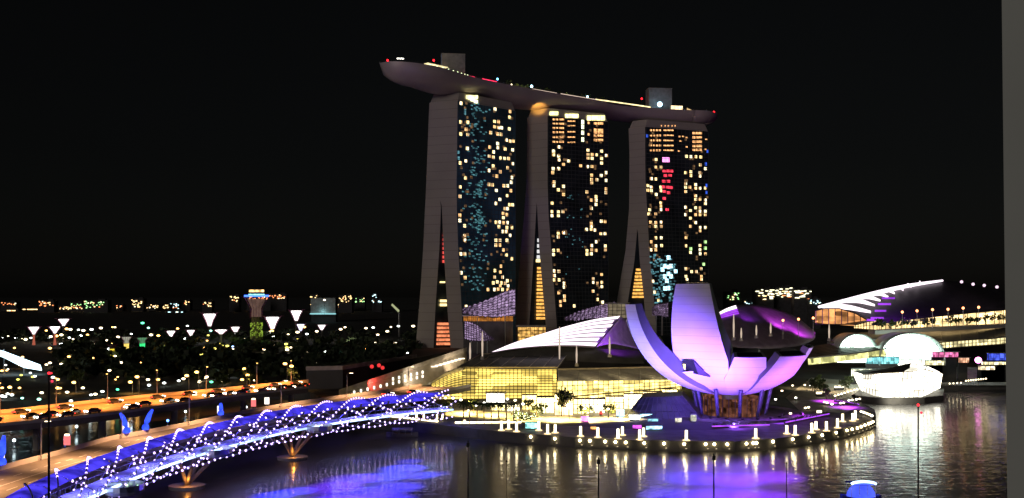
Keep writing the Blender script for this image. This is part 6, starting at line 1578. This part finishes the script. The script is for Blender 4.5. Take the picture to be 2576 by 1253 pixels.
# floodlit sail canopy at far left
fc = thing('sail_canopy', 'blinding blue-white floodlit sail canopy at the far left edge', 'canopy', W(50, 940, 480))
A_ = [W(-30, 874, 480), W(10, 884, 480), W(60, 903, 478), W(100, 918, 476)]; B_ = [W(-30, 884, 470), W(14, 902, 470), W(60, 925, 470), W(104, 932, 470)]
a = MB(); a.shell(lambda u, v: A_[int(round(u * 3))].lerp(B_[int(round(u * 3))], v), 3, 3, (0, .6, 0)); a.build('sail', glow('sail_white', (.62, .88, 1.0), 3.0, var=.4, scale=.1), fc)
for k in (1, 2):
    a = MB(); a.cyl((A_[k].x, A_[k].y, 3), A_[k] + Vector((0, 0, 1)), .3); a.build('mast', STEEL, fc)

# ------------------------------------------------------------------ far shore: buildings and ships with lights
far = [(200, 775, 130, 6, 0), (75, 790, 44, 14, 0), (240, 766, 60, 18, 3), (300, 772, 18, 6, 2), (345, 763, 30, 20, 0), (395, 772, 60, 10, 0), (436, 770, 26, 14, 4), (470, 762, 14, 10, 0), (520, 765, 24, 12, 0), (588, 752, 24, 14, 0), (655, 748, 70, 10, 2), (700, 746, 40, 10, 2), (790, 758, 20, 30, 0), (830, 758, 30, 12, 0), (868, 752, 34, 16, 0), (905, 756, 24, 12, 3), (942, 752, 14, 22, 4), (115, 765, 40, 14, 2), (160, 782, 50, 14, 3), (20, 764, 40, 6, 2),
       (190, 768, 30, 10, 3), (30, 790, 30, 8, 0), (440, 792, 40, 6, 4), (855, 770, 40, 8, 0), (950, 758, 20, 4, 4),
       (1845, 745, 36, 18, 3), (1925, 742, 44, 26, 1), (1975, 736, 50, 24, 1), (2020, 742, 44, 24, 1), (2050, 760, 30, 12, 4), (1900, 762, 60, 10, 4), (1960, 770, 60, 8, 4)]
FM = [glow('far_amber', (1, .66, .28), 3), glow('far_pale', (1, .95, .6), 2.5), glow('far_red', (1, .3, .1), 2.5), glow('far_green', (.45, 1, .35), 2), glow('far_cool', (.6, .95, 1), 2.5)]
FW = mat('far_wall', (.05, .05, .055), .9)
ff = random.Random(99)
TN = ['amber', 'pale yellow', 'reddish', 'green', 'cool white']
for i, (x, y, w, h, c) in enumerate(far):
    Y = 2300 + ff.uniform(-200, 250) if x < 1000 else 1150 + ff.uniform(-60, 90)
    k = Y / F; p = W(x, y + h / 2, Y); zt = HC - (y - h / 2 - 2 - HY) * k; ww = w * k
    side = 'left of the hotel towers' if x < 1000 else 'right of the museum'
    rank = sum(1 for q in far if (q[0] < 1000) == (x < 1000) and q[4] == c and q[0] < x)
    t = thing('distant_building', 'distant block with %s lights %s, %s from the left' % (TN[c], side, ORD[rank]), 'building', (p.x, Y, 3), 'distant buildings on the far shore')
    zt = max(zt, 8)
    a = MB(); a.box((p.x, Y + 12, (zt + 3) / 2), (ww, 20, zt - 3)); a.build('wall', FW, t)
    a = MB(); a.box((p.x + ww * .2, Y + 12, zt + 1.5), (ww * .3, 9, 3)); a.build('roof_plant', FW, t)
    nw = max(6, int(w * h / 26)) if x < 1000 else max(8, int(w * h / 40))
    for j in range(min(nw, 30)):
        a = MB(); wx = ff.uniform(1.6, 3.4) * k * (1.0 if c != 1 else 2.6); z = HC - (ff.uniform(y - h / 2, y + h / 2) - HY) * k
        xx = p.x + ff.uniform(-.46, .46) * ww
        a.box((xx, Y + 1.6, max(z, 4.5)), (min(wx, ww * .6), .8, ff.uniform(1.2, 2.4) * k)); a.build('lit_window', FM[c if ff.random() < .75 else ff.choice((0, 0, 1, 2))], t)
cn = thing('crane', 'floodlit slanting crane boom left of the towers on the far shore', 'crane', W(1005, 790, 900))
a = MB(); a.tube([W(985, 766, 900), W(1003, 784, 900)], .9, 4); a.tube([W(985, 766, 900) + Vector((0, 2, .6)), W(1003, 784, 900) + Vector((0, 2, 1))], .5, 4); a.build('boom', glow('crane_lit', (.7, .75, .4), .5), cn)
a = MB(); p = W(1004, 786, 900); a.cyl((p.x, p.y, 3), p, 1.2, 1.0, 6); a.build('mast', STEEL, cn)
tk = thing('cool_hall', 'pale teal floodlit hall behind the garden lamps', 'hall', W(815, 788, 1400))
p = W(815, 790, 1400); a = MB(); a.box((p.x, p.y, p.z + 12), (38, 16, 26)); a.build('wall', mat('hall_paint', (.45, .5, .5), .7), tk); a = MB(); a.box((p.x, p.y - 9, p.z + .5), (40, 1, 1.2)); a.build('glow_strip', glow('hall_teal', (.35, .8, .85), 1.0), tk); a = MB(); a.box((p.x, p.y + 2, (p.z + 3) / 2), (38, 12, max(p.z - 3, 1))); a.build('base', FW, tk)
lamp('hall_light', (p.x, p.y - 14, p.z + 4), (.5, .95, 1), 900, size=1)

# ------------------------------------------------------------------ masts near the viewer, window frame
for i, (x, ytop, Y, r, red, lab) in enumerate(((123, 942, 100, .22, 1, 'tall thin foreground mast with a red lamp at left'), (2309, 1022, 104, .17, 1, 'tall thin foreground mast with a red lamp at right'), (1177, 1108, 102, .14, 0, 'dark foreground mast rising left of the bottom centre'), (1505, 1150, 100, .16, 0, 'dark foreground mast below the bright shop fronts, with cross arm'), (1795, 1140, 98, .16, 0, 'dark foreground mast in front of the violet reflection'), (1978, 1165, 101, .10, 0, 'thin dim foreground mast right of the violet reflection'), (1274, 1160, 103, .05, 0, 'hair-thin foreground mast right of the bottom centre'))):
    p = W(x, ytop, Y); b = Vector((p.x, p.y, 3))
    t = thing('mast', lab, 'mast', b, 'masts on the near bank')
    a = MB(); a.tube([b, p], [r * .75, r * .5], 8); a.build('pole', BLACK, t)
    a = MB(); a.cyl(b, b + Vector((0, 0, .4)), .5, .45, 10); a.build('base_plate', STEEL, t)
    if red: a = MB(); a.ball(p + Vector((0, 0, .15)), .14, 8, 6); a.build('red_lamp', REDL, t); a = MB(); a.ball(p + Vector((.35, 0, -.75)), .16, 6, 4); a.build('lower_lamp', glow('red_low', (1, .05, .1), 1.2), t)
    elif r > .12: a = MB(); a.box(p - Vector((0, 0, .5)), (.34, .3, .5)); a.build('bracket', BLACK, t)
    else: a = MB(); a.ball(p, .12, 6, 4); a.build('finial', BLACK, t)
wf = thing('window_jamb', 'plain grey wall edge of the viewing balcony along the right side', 'wall', (1.35, 2.2, 42))
a = MB()
xa, xb = (2519 - CX) / F * 2.2, (2533 - CX) / F * 2.2
za, zb_ = 43.2, 46.6
lean = (xb - xa) / 1.22
x_at = lambda z: xa + (HC + .722 - z) * lean
a.hexa([(x_at(za), 2.2, za), (2.4, 2.2, za), (3.4, 2.9, za), (x_at(za) * 1.34, 2.9, za), (x_at(zb_), 2.2, zb_), (2.4, 2.2, zb_), (3.4, 2.9, zb_), (x_at(zb_) * 1.34, 2.9, zb_)])
a.build('jamb', mat('jamb_paint', (.60, .65, .62), .8, var=.08, scale=1.5, bump=.15, bscale=60), wf)
a = MB(); a.box((1.9, 2.55, 43.15), (1.4, .9, .1)); a.build('sill', CONC, wf)
